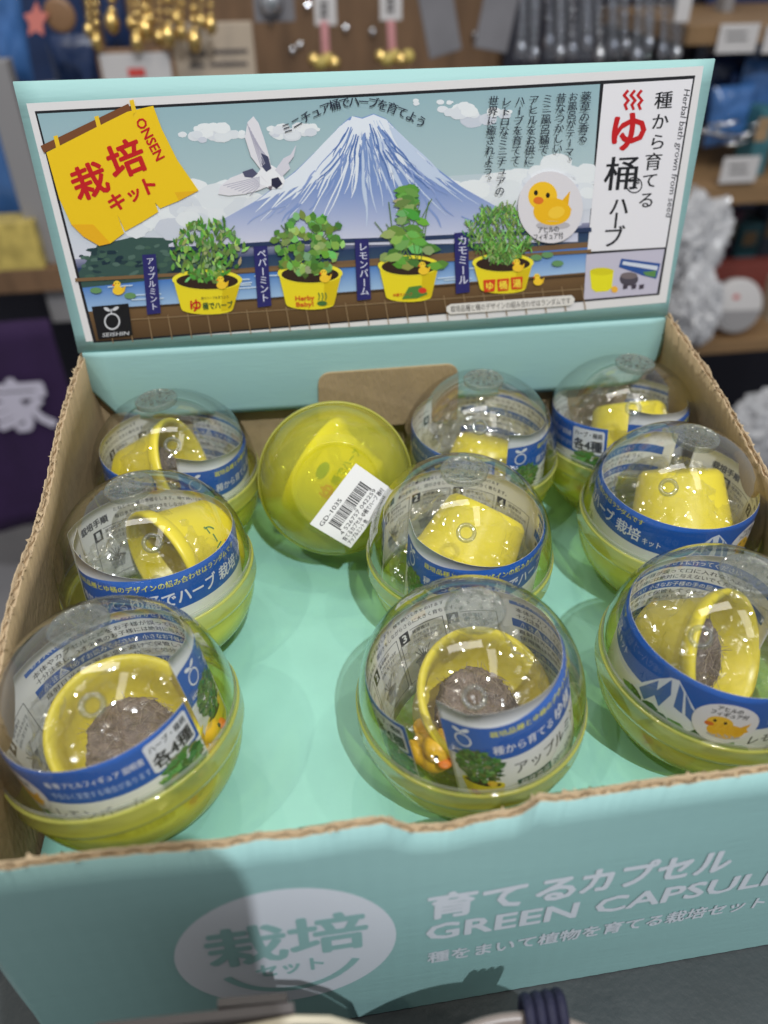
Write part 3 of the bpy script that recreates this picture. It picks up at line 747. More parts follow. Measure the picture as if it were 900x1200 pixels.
# ================================================================ capsules
CR, CUPH, DOMEH = .0372, .0362, .0402          # radius, depth of the lime cup, height of the clear dome; origin of every capsule = its base
CZ = CUPH
def sup(a, n): return abs(math.cos(a)) ** (2 / n), abs(math.sin(a)) ** (2 / n)
def dome_r(z):                                  # inner radius of the dome at height z above the seam
    return CR * .985 * max(0, 1 - (max(0, z) / DOMEH) ** 2.05) ** (1 / 2.05)
def cup_r(z):
    return CR * max(0, 1 - (min(1, abs(z) / CUPH)) ** 2.5) ** (1 / 2.5)
FLANGE = clear('clear flange', (.92, .94, .88), .34, (.9, .92, .84), f0=.10, gain=.8, power=2.2, rough=.04)
def make_capsule():
    t = empty('seed_capsule')
    bm = bmesh.new(); prof = []
    for k in range(25):
        c, s = sup(R(90 * k / 24), 2.14); prof.append((CR * c, CZ + .0012 + (DOMEH - .0012) * s))
    prof[-1] = (0, CZ + DOMEH)
    prof = [(CR * .972, CZ - .0060), (CR * .990, CZ - .0058), (CR * 1.008, CZ - .0050), (CR * 1.008, CZ - .0038), (CR * 1.002, CZ - .0028), (CR * 1.0, CZ - .001)] + prof
    lathe(bm, prof, 72); dm = mesh_ob('dome', bm, DOME, t)
    bm = bmesh.new()                              # clear flange where the dome plugs into the cup
    lathe(bm, [(CR * 1.006, CZ + .0009), (CR * 1.013, CZ + .0012), (CR * 1.012, CZ + .0024), (CR * 1.002, CZ + .0028)], 72); mesh_ob('flange', bm, FLANGE, dm)
    bm = bmesh.new()                              # moulded disc at the top, with raised marks
    zt = CZ + DOMEH
    lathe(bm, [(.0088, zt - .0022), (.0092, zt - .0002), (.0090, zt + .0004), (.0084, zt + .0006), (.0080, zt + .0003), (0, zt + .0004)], 40)
    rnd = random.Random(3)
    for k in range(12):
        a = k * 2.4; r_ = .0018 + .0048 * (k / 12) ** .5
        box(bm, (r_ * math.cos(a), r_ * math.sin(a), zt + .0006), (.0007 + .0012 * rnd.random(), .0007, .0006), Euler((0, 0, rnd.uniform(0, 3))))
    mesh_ob('moulded_disc', bm, STUD, dm)
    for az, el in ((-90, 47), (90, 47)):           # two little vent rings moulded into the dome
        bm = bmesh.new(); d = Vector((math.cos(R(az)) * math.cos(R(el)), math.sin(R(az)) * math.cos(R(el)), math.sin(R(el))))
        c, s = sup(R(el), 2.05); p = Vector((d.x / max(1e-6, math.hypot(d.x, d.y)) * CR * .985 * c, d.y / max(1e-6, math.hypot(d.x, d.y)) * CR * .985 * c, CZ + DOMEH * s))
        M = Matrix.Translation(p) @ d.to_track_quat('Z', 'Y').to_matrix().to_4x4()
        lathe(bm, [(.0022, -.0012), (.0022, .0004), (.0026, .0010), (.0033, .0009), (.0037, .0001), (.0037, -.0006)], 28, M=M)
        mesh_ob('vent_ring', bm, STUD, dm)
    bm = bmesh.new(); prof = [(0, .0008), (.0180, .0008), (.0190, .0003), (.0198, -.0002), (.0208, .0004)]
    for k in range(3, 25):
        c, s = sup(R(90 - 90 * k / 24), 2.5)
        if CR * c > .0215: prof.append((CR * c, CZ - CUPH * s))
    prof[-1] = (CR, CZ - .0075)
    lathe(bm, prof, 72); cp = mesh_ob('cup', bm, CUP, t)
    bm = bmesh.new()
    lathe(bm, [(CR * 1.0, CZ - .0078), (CR * 1.020, CZ - .0074), (CR * 1.024, CZ - .0060), (CR * 1.016, CZ - .0012), (CR * 1.027, CZ - .0004), (CR * 1.026, CZ + .0006), (CR * 1.008, CZ + .0006)], 72)
    mesh_ob('rim', bm, RIMM, cp)
    return t
def copy_tree(o, parent=None):
    c = o.copy(); COL.objects.link(c); c.parent = parent
    for ch in [q for q in ALL_CH(o)]: copy_tree(ch, c)
    return c
def ALL_CH(o): return [q for q in bpy.data.objects if q.parent is o]

# ---- the printed paper band
BU, BV0, BV1, BR = 184.0, -21.0, 18.5, .0328     # length, lower and upper edge (mm from the seam), radius (m)
BLUE = rgb(32, 92, 178); BLUE_D = rgb(22, 66, 140)
def btop(u): return BV1 + 7.5 * max(0, 1 - u / 48) ** 1.15
def band_map(u, v, l, side=1):
    th = u / 30.8
    r = BR - .0010 * (u / BU) + .0002 * math.sin(th * 5)
    z = v / 1000
    lim = (dome_r(z) if z > 0 else cup_r(z)) - .0012
    r *= 1 - .24 * math.exp(-(u / 15) ** 1.6)        # the loose end curls inwards
    r = min(r, lim) + side * (.00007 + .00003 * l)
    return (r * math.cos(th), r * math.sin(th), z)
def plant(P, cx, cy, s, kind=0, sd=0):
    """small printed herb in a yellow tub; s = width in mm"""
    L0 = P.lay; r_ = random.Random(sd)
    P.poly([(cx - s * .42, cy), (cx - s * .33, cy - s * .48), (cx - s * .1, cy - s * .56), (cx + s * .1, cy - s * .56), (cx + s * .33, cy - s * .48), (cx + s * .42, cy)], rgb(232, 208, 40)); P.lay = L0 + 1
    P.ell((cx, cy), s * .42, s * .11, rgb(240, 222, 62), 20); P.lay = L0 + 2; P.ell((cx, cy - .1), s * .36, s * .08, rgb(50, 36, 28), 18); P.lay = L0 + 3
    for k in range(190 if kind == 0 else 70):
        t = r_.random(); y = cy + s * .05 + s * .85 * t; ww = s * .45 * math.sin(math.pi * (.15 + .72 * t)); x = cx + r_.uniform(-ww, ww)
        c = rgb(*[int(q * r_.uniform(.7, 1.05)) for q in r_.choice(((84, 136, 66), (64, 112, 54), (110, 156, 88), (136, 172, 104)))])
        an = r_.uniform(-.4, 3.5); ln = s * (.19 if kind == 0 else .30); wd = ln * .55; ca, sa = math.cos(an), math.sin(an); P.lay = L0 + 3 + k % 2
        P.poly([(x + a * ca - b * sa, y + a * sa + b * ca) for a, b in ((-ln / 2, 0), (-ln * .1, wd / 2), (ln / 2, 0), (-ln * .1, -wd / 2))], c)
    P.lay = L0 + 5; P.ell((cx + s * .2, cy + s * .02), s * .09, s * .09, rgb(246, 204, 70), 10); P.ell((cx + s * .13, cy + s * .01), s * .035, s * .02, rgb(220, 110, 40), 6)
    P.text('ゆ', (cx - s * .24, cy - s * .42), s * .2, rgb(196, 40, 34), bold=.03); P.text('桶でハーブ', (cx - s * .06, cy - s * .40), s * .10, rgb(70, 100, 50), bold=.02)
    P.lay = L0
def outer_print():
    P = Print(); P.lay = 0; W_ = rgb(232, 232, 236)
    n = 60
    P.add([q for k in range(n + 1) for q in ((BU * k / n, 3.6), (BU * k / n, BV1))], [(2 * k, 2 * k + 2, 2 * k + 3, 2 * k + 1) for k in range(n)], BLUE)
    P.lay = 1
    IC = (7.2, 11.6)
    P.line([(IC[0] + 2.6 * math.cos(R(a)), IC[1] + 2.8 * math.sin(R(a))) for a in range(0, 360, 15)], .55, W_, True)
    P.ell((IC[0] - 1.6, IC[1] + 4.4), 1.5, .8, W_, 10, -.5); P.ell((IC[0] + 1.5, IC[1] + 4.6), 1.5, .8, W_, 10, .5); P.line([(IC[0], IC[1] + 2.6), (IC[0] - .1, IC[1] + 4.2)], .5, W_)
    P.text('SEISHIN', (IC[0], 5.2), 1.9, W_, bold=.03, anchor='c', width=9.6)
    P.text('栽培品種とゆ桶のデザインの組み合わせはランダムです', (16, 14.4), 2.7, rgb(232, 226, 70), bold=.02, width=66)
    P.text('種から育てる', (16, 6.4), 4.2, W_, bold=.015, width=20.5); P.text('ゆ桶でハーブ', (38, 6.2), 6.6, W_, bold=.025, width=31); P.text('栽培', (71, 6.4), 6.2, W_, bold=.025, width=11); P.text('キット', (83.2, 6.3), 3.4, W_, bold=.02, width=7)
    plant(P, 10.5, -8.0, 17, 0, 1)
    DK = rgb(44, 46, 50)
    P.text('アップルミント', (21.5, -4.2), 5.6, DK, bold=.012, width=34)
    P.poly([(21.5, -11.4), (33.5, -11.4), (33.5, -7.6), (21.5, -7.6)], rgb(52, 92, 78)); P.lay = 2; P.text('発芽適温', (22.4, -10.6), 2.7, W_, bold=.02, width=10.4); P.lay = 1
    P.text('20～25℃', (34.6, -10.8), 3.1, DK, width=12); P.text('りんごのような甘い香り。', (21.5, -15.2), 2.8, DK, width=28); P.text('ハーブティーや料理に。', (21.5, -19), 2.8, DK, width=26)
    k0 = len(P.V)
    # mountain with leaves and the round duck badge
    P.poly([(92, -21), (97, -9), (102, -2), (106, 5), (110, 11), (113, 14.5), (115.5, 15.6), (118, 13), (123, 7), (129, 2), (136, -2), (138, -21)], rgb(226, 230, 238)); P.lay = 2
    for a in (((113.5, 14), (110, 4), (113, 0), (115, 8)), ((116, 14.5), (117, 4), (120, 3), (118, 12)), ((118.6, 12), (121, 3), (126, 0), (122, 7)), ((110, 10), (105, 1), (108, -2), (111, 4)), ((121, 8), (127, -1), (132, -2), (126, 4))):
        P.poly(list(a), rgb(74, 112, 178))
    rr = random.Random(4)
    for k in range(24):
        x = rr.uniform(100, 140); y = rr.uniform(-10, -1) - abs(x - 120) * .08; ln = rr.uniform(6, 11); an = rr.uniform(-.7, .7) + (math.pi if x < 118 else 0); ca, sa = math.cos(an), math.sin(an); wd = ln * .5
        P.lay = 3 + k % 3
        P.poly([(x + a * ca - b * sa, y + a * sa + b * ca) for a, b in ((-ln / 2, 0), (-ln * .15, wd / 2), (ln * .2, wd * .4), (ln / 2, 0), (ln * .2, -wd * .4), (-ln * .15, -wd / 2))], rgb(*rr.choice(((74, 122, 56), (98, 148, 74), (54, 96, 48), (122, 166, 92)))))
    P.lay = 6
    P.poly([(110, -13), (130, -13), (127, -20.5), (113, -20.5)], rgb(236, 206, 36)); P.lay = 7; P.text('ゆ', (112.5, -18.6), 4.4, rgb(196, 40, 34), bold=.03); P.text('桶でハーブ', (117, -18.2), 2.4, rgb(70, 100, 50), bold=.02)
    P.lay = 8; P.ell((132, 5.5), 9.4, 9.4, rgb(232, 228, 232), 36); P.lay = 9
    P.ell((133, -.3), 5, 1.2, rgb(190, 184, 190), 16)
    P.ell((133, 2.2), 5.4, 3.6, rgb(240, 182, 44), 22); P.ell((130.4, 5.4), 3.7, 3.3, rgb(246, 194, 56), 20); P.poly([(135, 4), (139, 7.2), (138.4, 4.4), (139.4, 2.8), (136, 1)], rgb(236, 174, 36)); P.lay = 10
    P.ell((127.7, 4.3), 1.4, 1, rgb(222, 112, 44), 10); P.ell((128.8, 6.3), .5, .7, rgb(34, 30, 26), 8); P.ell((131.8, 6.1), .5, .7, rgb(34, 30, 26), 8)
    P.text('アヒルの', (131.5, 11.6), 2.2, DK, bold=.03, anchor='c', width=7); P.text('フィギュア付', (132, 9.2), 2.2, DK, bold=.03, anchor='c', width=10.5)
    P.V[k0:] = [(v[0] - 5.5, v[1]) for v in P.V[k0:]]
    P.lay = 1
    P.text('桶 種 アヒルフィギュア 説明書', (138.5, 11.2), 2.9, W_, bold=.02, width=28); P.text('予告なく変更する場合があります', (138.5, 6.2), 2.9, rgb(190, 206, 236), bold=.01, width=28.5)
    P.text('レモンバーム', (136, -4), 5.2, DK, bold=.012, width=26)
    P.poly([(144, -11.2), (154, -11.2), (154, -7.6), (144, -7.6)], rgb(52, 92, 78)); P.lay = 2; P.text('栽培適温', (144.8, -10.4), 2.6, W_, bold=.02, width=8.6); P.lay = 1
    P.text('15～20℃', (155, -10.8), 3.1, DK, width=11.5); P.text('きりっと薄荷、冴える効能が', (140, -15), 2.9, DK, width=27); P.text('油剤・アロマ・リラックスハーブ。', (140, -19.2), 2.9, DK, width=28)
    P.lay = 3; P.poly([(167.5, 5.6), (168.4, 4.8), (182, 4.8), (182.8, 5.6), (182.8, 16.2), (182, 17), (168.4, 17), (167.5, 16.2)], rgb(228, 228, 232)); P.lay = 4
    P.text('ハーブ・桶柄', (175.2, 13.2), 2.8, DK, bold=.025, anchor='c', width=13); P.text('各4種', (175.2, 6.6), 5.8, DK, bold=.035, anchor='c', width=13.6)
    P.lay = 2; plant(P, 175.5, -9.2, 16, 1, 5)
    P.refine(2.2); return P
def inner_print():
    P = Print(); DK = rgb(52, 52, 56); W_ = rgb(226, 228, 232)
    def rect(a, b, c, d, col, lay):
        P.lay = lay; n = max(1, int((c - a) / 3)); P.add([q for k in range(n + 1) for q in ((a + (c - a) * k / n, b), (a + (c - a) * k / n, d))], [(2 * k, 2 * k + 2, 2 * k + 3, 2 * k + 1) for k in range(n)], col)
    def T(s, x, y, h, w_, col=DK, b=.015, lay=1): P.lay = lay; P.text(s, (x, y), h, col, bold=b, width=w_)
    T('栽培手順', 6, 10.5, 3.6, 14, b=.04); T('たねとミニ桶の準備をします。種を蒔いて水をあげます', 23, 13.6, 2.1, 46); T('毎日水を与え、間引きをしながらさらに大きく育ちます。', 23, 10.2, 2.1, 50)
    for k, x in enumerate((12, 31, 50, 69)):
        rect(x, 3.4, x + 4.2, 8.4, rgb(30, 30, 34), 1); T(str(k + 1), x + 1.3, 4.4, 4.4, 1.7, W_, .04, 2)
        P.lay = 1; P.line([(x + 5, 8), (x + 17.6, 8), (x + 17.6, -16), (x, -16), (x, 3.2)], .25, DK)
        T('発芽後は', x + 5.6, 5.6, 1.8, 7); T('カプセルをかぶせ', x + 5.6, 3.2, 1.8, 10.5); T('日光に当てます', x + 5.6, .8, 1.8, 9)
        P.ell((x + 8, -8), 4, 1.3, rgb(120, 122, 126), 18); P.poly([(x + 4.4, -8), (x + 11.6, -8), (x + 10.4, -13), (x + 5.6, -13)], rgb(168, 170, 174))
        for q in range(5): P.line([(x + 8, -8), (x + 5 + q * 1.5, -3 + .6 * math.sin(q * 2))], .3, rgb(70, 72, 76))
    for y0, y1 in ((13.2, 17.4), (2.6, 6.4), (-9, -5.6)): rect(92, y0, 176, y1, BLUE, 1)
    for y, s in ((14.2, 'お手入れについて　水やりは毎日かかさずに行ってください'), (3.4, '⚠ 注 意（必ずお読みください）小さなお子様の手の届かない'), (-8.2, '種と培養土について　食用ではありません')): T(s, 95, y, 2.5, 66 if y > -5 else 48, W_, .02, 2)
    P.lay = 3; P.line([(101, 3.2), (104.4, 3.2), (102.7, 6.1)], .4, W_, True)
    for y, s, w_ in ((10.2, '本体やカプセルなどをお子様が誤って口に入れないように', 74), (7.4, '十分注意し、3才未満のお子様には絶対に与えないでください', 70), (-.2, '直射日光や高温多湿を避けて保管してください。', 64), (-3.4, '使用後は地域の区分に従って処分してください。', 66), (-12.2, '開封後はお早めにお使いください。', 46)): T(s, 94, y, 2.2, w_, lay=1)
    P.V = [(BU - 3 - v[0], v[1]) for v in P.V]
    P.refine(2.2); return P
def make_band():
    nU, nV = 120, 10; bm = bmesh.new(); G_ = {}
    for sd in (1, -1):
        for i in range(nU + 1):
            u = BU * i / nU
            for j in range(nV + 1):
                v = BV0 + (btop(u) - BV0) * j / nV; q = Vector(band_map(u, v, 0, sd)); q -= Vector((q.x, q.y, 0)).normalized() * .00003 * sd; G_[sd, i, j] = bm.verts.new(q)
    for i in range(nU):
        for j in range(nV):
            a = [G_[1, i, j], G_[1, i + 1, j], G_[1, i + 1, j + 1], G_[1, i, j + 1]]; bm.faces.new(a).smooth = True
            a = [G_[-1, i, j], G_[-1, i, j + 1], G_[-1, i + 1, j + 1], G_[-1, i + 1, j]]; bm.faces.new(a).smooth = True
        for j in (0, nV): bm.faces.new((G_[1, i, j], G_[-1, i, j], G_[-1, i + 1, j], G_[1, i + 1, j]))
    for i in (0, nU):
        for j in range(nV): bm.faces.new((G_[1, i, j], G_[1, i, j + 1], G_[-1, i, j + 1], G_[-1, i, j]))
    o = mesh_ob('paper_band', bm, PAPER)
    join(o, outer_print().mesh('a', lambda u, v, l: band_map(u, v, l, 1)))
    join(o, inner_print().mesh('b', lambda u, v, l: band_map(u, v, l, -1)))
    return o
# ---- the lemon tub, the peat pellet, the film bag, the duck
TB_R, TB_B, TB_H = .0232, .0172, .030
def make_tub():
    bm = bmesh.new(); n = 56
    pr = [(0, 0), (TB_B - .002, 0), (TB_B, .002), (TB_R - .0022, TB_H - .007), (TB_R - .0016, TB_H - .0062), (TB_R + .0002, TB_H - .0050), (TB_R + .0012, TB_H - .0018), (TB_R + .0010, TB_H - .0004), (TB_R, TB_H), (TB_R - .0012, TB_H - .0004), (TB_R - .0026, TB_H - .004), (TB_R - .0040, TB_H - .008), (TB_B - .0015, .0025), (0, .0022)]
    lathe(bm, pr, n); o = mesh_ob('yellow_tub', bm, POT)
    P = Print()                                    # printed bath mark on the side
    RED_ = rgb(206, 52, 34); GR = rgb(60, 120, 70)
    P.text('ゆ', (-9, 10), 7.5, RED_, bold=.04); P.text('桶でハーブ', (-1.5, 10.5), 4, GR, bold=.03); P.ell((1, 19), 4.2, 2.4, GR, 14); P.poly([(-8, 8), (10, 8), (10, 8.6), (-8, 8.6)], RED_)
    P.refine(2)
    def mp(u, v, l):
        z = v / 1000; r = TB_B + (TB_R - .0022 - TB_B) * (z - .002) / (TB_H - .009) + .00015; th = -math.pi / 2 + u / 1000 / r
        return (r * math.cos(th), r * math.sin(th), z)
    join(o, P.mesh('c', mp)); return o
FIBRE = principled('pale peat fibre', (.42, .34, .26), .9, .3, 300)
def make_pellet():
    bm = bmesh.new(); rnd = random.Random(9)
    r = bmesh.ops.create_icosphere(bm, subdivisions=5, radius=1)
    for v in r['verts']:
        d = v.co.normalized(); k = 1 + .10 * noise.noise(d * 3) + .06 * noise.noise(d * 11) + .04 * noise.noise(d * 30)
        v.co = Vector((d.x * .0145 * k, d.y * .0145 * k, (abs(d.z) ** .7) * (1 if d.z > 0 else -1) * .0068 * k))
    for f in bm.faces: f.smooth = True
    for k in range(170):                            # loose fibres
        a, b = rnd.uniform(0, 6.283), rnd.uniform(.15, 1.45); d = Vector((math.cos(a) * math.cos(b), math.sin(a) * math.cos(b), math.sin(b)))
        p = Vector((d.x * .0145, d.y * .0145, d.z ** .7 * .0068)); t = Vector((rnd.uniform(-1, 1), rnd.uniform(-1, 1), rnd.uniform(-.3, .5))).normalized() * rnd.uniform(.0015, .004)
        tube(bm, [p - t, p + d * .0006, p + t + d * rnd.uniform(0, .0012)], .00009, 3, 1 if k % 3 else 0, cap=False)
    return mesh_ob('peat_pellet', bm, [SOIL, FIBRE])
def make_bag():
    bm = bmesh.new(); r = bmesh.ops.create_icosphere(bm, subdivisions=5, radius=1); rj = random.Random(2)
    for v in r['verts']:
        d = (v.co + Vector((rj.uniform(-.02, .02), rj.uniform(-.02, .02), rj.uniform(-.02, .02)))).normalized(); k = 1
        for fq, am in ((2.2, .10), (5, .05), (11, .02)):
            k += am * (1 - 2 * abs(noise.noise(d * fq + Vector((3, 1, 7)))) * 1.6)
        v.co = Vector((d.x * .0262 * k, d.y * .0262 * k, d.z * (.0235 if d.z > 0 else .026) * k))
        rr_ = math.hypot(v.co.x, v.co.y)
        if rr_ > .0288: v.co.x *= .0288 / rr_; v.co.y *= .0288 / rr_
    return mesh_ob('film_bag', bm, BAG)
def make_duck():
    t = empty('toy_duck')
    bm = bmesh.new(); vl = bmesh.new()
    blob(bm, (0, 0, .0052), (.0080, .0062, .0054), rot=None); blob(bm, (.0040, 0, .0118), (.0050, .0047, .0046)); blob(bm, (-.0078, 0, .0082), (.0030, .0030, .0020), rot=Euler((0, .7, 0)))
    for s in (-1, 1): blob(bm, (-.001, s * .0054, .0062), (.0046, .0016, .0030), rot=Euler((0, .25, 0)))
    o = mesh_ob('body', bm, DUCKM, t)
    rm = o.modifiers.new('one skin', 'REMESH'); rm.mode = 'VOXEL'; rm.voxel_size = .00045; rm.use_smooth_shade = True
    bm = bmesh.new(); blob(bm, (.0092, 0, .0108), (.0022, .0024, .0010)); mesh_ob('beak', bm, BEAK, t)
    for s in (-1, 1):
        bm = bmesh.new(); blob(bm, (.0078, s * .0024, .0132), (.0007, .0007, .0009)); mesh_ob('eye', bm, BLACKP, t)
    return t

# where each stands: photo pixel of its middle, tilt, band start angle (deg), tub pose, labels
CAPS = [
 dict(px=(145, 850), k='front left', tilt=(-7, 7), band=-12, tub=((-.0005, .004, -.013), (28, -7, 20)), soil=1, bt=(5, -2),
      lab='clear domed capsule filling the front left corner of the box against the cardboard wall'),
 dict(px=(551, 814), k='front middle', tilt=(0, 1), band=-117, tub=((.000, .004, -.012), (30, 4, 40)), soil=1, bt=(-4, -10),
      lab='clear domed capsule in the front row middle, a small duck showing in its gap'),
 dict(px=(831, 772), k='front right', tilt=(2, -3), band=14, tub=((-.008, .004, -.006), (20, 58, 10)), soil=1, bt=(0, 0),
      lab='clear domed capsule at the right of the front row, round duck badge on its band'),
 dict(px=(186, 671), k='second row left', tilt=(-3, 5), band=-168, tub=((.016, .006, .000), (18, -86, 8)), soil=0, bt=(-2, 5),
      lab='clear domed capsule behind the front left one, white lettering across its blue band'),
 dict(px=(538, 645), k='second row middle', tilt=(0, 0), band=-160, tub=((.006, .006, .002), (155, 38, 20)), soil=0, bt=(2, 2),
      lab='clear domed capsule directly behind the front middle one, numbered squares inside its band'),
 dict(px=(783, 604), k='second row right', tilt=(2, -3), band=70, tub=((.003, .006, .004), (150, -14, 12)), soil=0, bt=(0, -2),
      lab='clear domed capsule by the right wall, mountain and leaves printed on its band'),
 dict(px=(209, 559), k='back row left', tilt=(-2, 4), band=-80, tub=((-.010, .003, .000), (12, 74, -8)), soil=1, bt=(3, 6),
      lab='clear domed capsule in the back left corner of the box below the header card'),
 dict(px=(560, 531), k='back row middle', tilt=(0, 0), band=-73, tub=((.004, .006, -.012), (160, 10, 0)), soil=0, bt=(3, -2),
      lab='clear domed capsule in the back row just right of the tipped lime capsule'),
 dict(px=(722, 512), k='back row right', tilt=(0, -3), band=-103, tub=((.006, .004, .002), (150, -20, 0)), soil=0, bt=(-6, -6),
      lab='clear domed capsule in the back right corner of the box'),
]
cap0, band0, tub0, pel0, bag0, duck0 = make_capsule(), make_band(), make_tub(), make_pellet(), make_bag(), make_duck()
used = set()
def inst(o):
    if o.name not in used: used.add(o.name); return o
    return copy_tree(o)
G1, G2, G3, G4, G5 = 'seed capsules in the display box', 'printed paper bands inside the capsules', 'yellow tubs inside the capsules', 'peat pellets inside the tubs', 'film bags inside the capsules'
LOW = .0005
for i, c in enumerate(CAPS):
    p = atz(c['px'][0], c['px'][1], ZF + LOW + CZ)
    tx, ty = R(c['tilt'][0]), R(-c['tilt'][1])
    rot = Euler((tx, ty, 0)); M3 = rot.to_matrix()
    base = Vector((p.x, p.y, p.z)) - M3 @ Vector((0, 0, CZ))
    lift = max(0, .0185 * math.sin(math.hypot(tx, ty)) - .0006); p = p + Vector((0, 0, lift)); base.z += lift
    cam_az = math.atan2(CAM_LOC.y - p.y, CAM_LOC.x - p.x)
    o = inst(cap0); o.location = base; o.rotation_euler = (M3 @ Euler((0, 0, cam_az + math.pi / 2 + R((-8, 4, -14, 6, 5, -10, 5, 0, 8)[i]))).to_matrix()).to_euler()
    tag(o, c['lab'], 'capsule', G1)
    where = 'in the %s capsule' % {'front left': 'front left corner', 'front middle': 'front row middle', 'front right': 'front row right end', 'second row left': 'second row left end', 'second row middle': 'second row middle', 'second row right': 'second row right end', 'back row left': 'back left corner', 'back row middle': 'back row middle', 'back row right': 'back right corner'}[c['k']]
    o = inst(band0); bt = Euler((R(c['bt'][0]), R(c['bt'][1]), 0)).to_matrix()
    o.location = p; o.rotation_euler = (M3 @ bt @ Euler((0, 0, R(c['band']))).to_matrix()).to_euler()
    tag(o, 'blue and white printed paper band coiled ' + where, 'paper band', G2)
    o = inst(tub0); off, er = c['tub']; rt = (M3 @ Euler((0, 0, cam_az + math.pi / 2)).to_matrix() @ Euler(tuple(R(a) for a in er)).to_matrix())
    ctr = p + M3 @ (Euler((0, 0, cam_az + math.pi / 2)).to_matrix() @ Vector(off))
    o.location = ctr - rt @ Vector((0, 0, TB_H * .45)); o.rotation_euler = rt.to_euler()
    tag(o, 'lemon yellow plastic tub lying ' + where, 'tub', G3)
    if c['soil']:
        o2 = inst(pel0); o2.location = ctr + rt @ Vector((0, -.002, TB_H * .12)); o2.rotation_euler = rt.to_euler()
        tag(o2, 'grey brown peat pellet in the yellow tub ' + where, 'peat pellet', G4)
    o = inst(bag0); o.location = p + Vector((0, 0, -.002)); o.rotation_euler = (0, 0, i * 1.3)
    tag(o, 'crinkled clear film bag wrapped round the tub ' + where, 'bag', G5)
# ducks: one shows in the gap of the front middle band, one behind the end of the front left band
for (px, py, dy, rz, lab) in ((506, 876, -.0125, -1.3, 'small orange yellow toy duck in the gap of the front middle paper band'), (231, 874, -.004, .6, 'small toy duck half hidden behind the front left paper band')):
    i = 1 if px > 300 else 0; p = atz(CAPS[i]['px'][0], CAPS[i]['px'][1], ZF + CZ)
    d = ray(px, py); t = ((p.y + dy) - CAM_LOC.y) / d.y; q = CAM_LOC + d * t
    o = inst(duck0); o.location = q - Vector((0, 0, .007)); o.rotation_euler = (0, 0, rz); tag(o, lab, 'duck', 'toy ducks in the capsules')

# ---- the tipped capsule: its lime cup faces us, price sticker on it
TS = .93
tc = inst(cap0); axis = Vector((.03, .875, -.47)).normalized()          # from the cup's foot towards the dome
rt = axis.to_track_quat('Z', 'Y').to_matrix()
ctr = atz(393, 560, ZF + .0374); tc.rotation_euler = rt.to_euler(); tc.location = ctr - rt @ Vector((0, 0, CZ * TS)); tc.scale = (TS,) * 3
tag(tc, 'tipped over capsule showing its lime yellow cup and a white barcode sticker', 'capsule', G1)
XC, YC, ZC = CM @ Vector((1, 0, 0)), CM @ Vector((0, 1, 0)), CM @ Vector((0, 0, 1))
o = inst(tub0); ta = (XC * -.80 + YC * .50 + ZC * -.12).normalized(); r2 = ta.to_track_quat('Z', 'Y').to_matrix(); r2 = r2 @ Euler((0, 0, R(130))).to_matrix()
o.rotation_euler = r2.to_euler(); o.location = ctr + ZC * .006 + XC * .002 + YC * -.001 - r2 @ Vector((0, 0, TB_H * .5))
tag(o, 'lemon yellow plastic tub inside the tipped over lime capsule', 'tub', G3)
o = inst(bag0); o.location = ctr - rt @ Vector((0, 0, .001)); o.rotation_euler = rt.to_euler(); o.scale = (.95,) * 3; tag(o, 'crinkled clear film bag inside the tipped over lime capsule', 'bag', G5)
# sticker
n_ = -axis; p0 = tc.location + n_ * .0012; rti = rt.transposed()
def stk(px, py, k=0):
    d = ray(px, py); t = (p0 - CAM_LOC).dot(n_) / d.dot(n_); q = CAM_LOC + d * t
    l = (rti @ (q - tc.location)) / TS; e = max(0, math.hypot(l.x, l.y) - .019)
    return Vector((l.x, l.y, l.z + e * e * 14 - .00005 * k))
SQ = [(363, 614), (417, 543), (462, 575), (411, 643)]
def su(u, v):
    a = Vector(SQ[0]).lerp(Vector(SQ[1]), u); b = Vector(SQ[3]).lerp(Vector(SQ[2]), u); return a.lerp(b, v)
P = Print(); P.grad([(0, 0), (1, 0), (1, 1), (0, 1)], rgb(226, 224, 222), rgb(226, 224, 222), 8, 10); P.lay = 1
rr = random.Random(12); x = .14; KB = rgb(28, 28, 30)
while x < .84:
    wd = rr.choice((.006, .006, .012, .018)); tall = .60 if x < .17 or .48 < x < .5 or x > .81 else .555
    P.poly([(x, .30), (x + wd, .30), (x + wd, tall), (x, tall)], KB); x += wd + rr.choice((.007, .007, .012, .016))
P.text('GD-1035', (.055, .245), .125, KB, (1 / 1.55, 0), (0, -1), .015, 'l', .44 * 1.55); P.text('4 526757 042259', (.10, .695), .115, KB, (1 / 1.55, 0), (0, -1), .01, 'l', .76 * 1.55)
P.text('育てるカプセル ゆ桶でハーブ 種付', (.05, .825), .115, KB, (1 / 1.55, 0), (0, -1), .02, 'l', .88 * 1.55); P.text('アップルミント 他', (.05, .945), .105, KB, (1 / 1.55, 0), (0, -1), .02, 'l', .40 * 1.55)
P.refine(.12)
me = P.mesh('price_sticker', lambda u, v, l: stk(*su(u, v), l)); link(bpy.data.objects.new('price_sticker', me), tc)

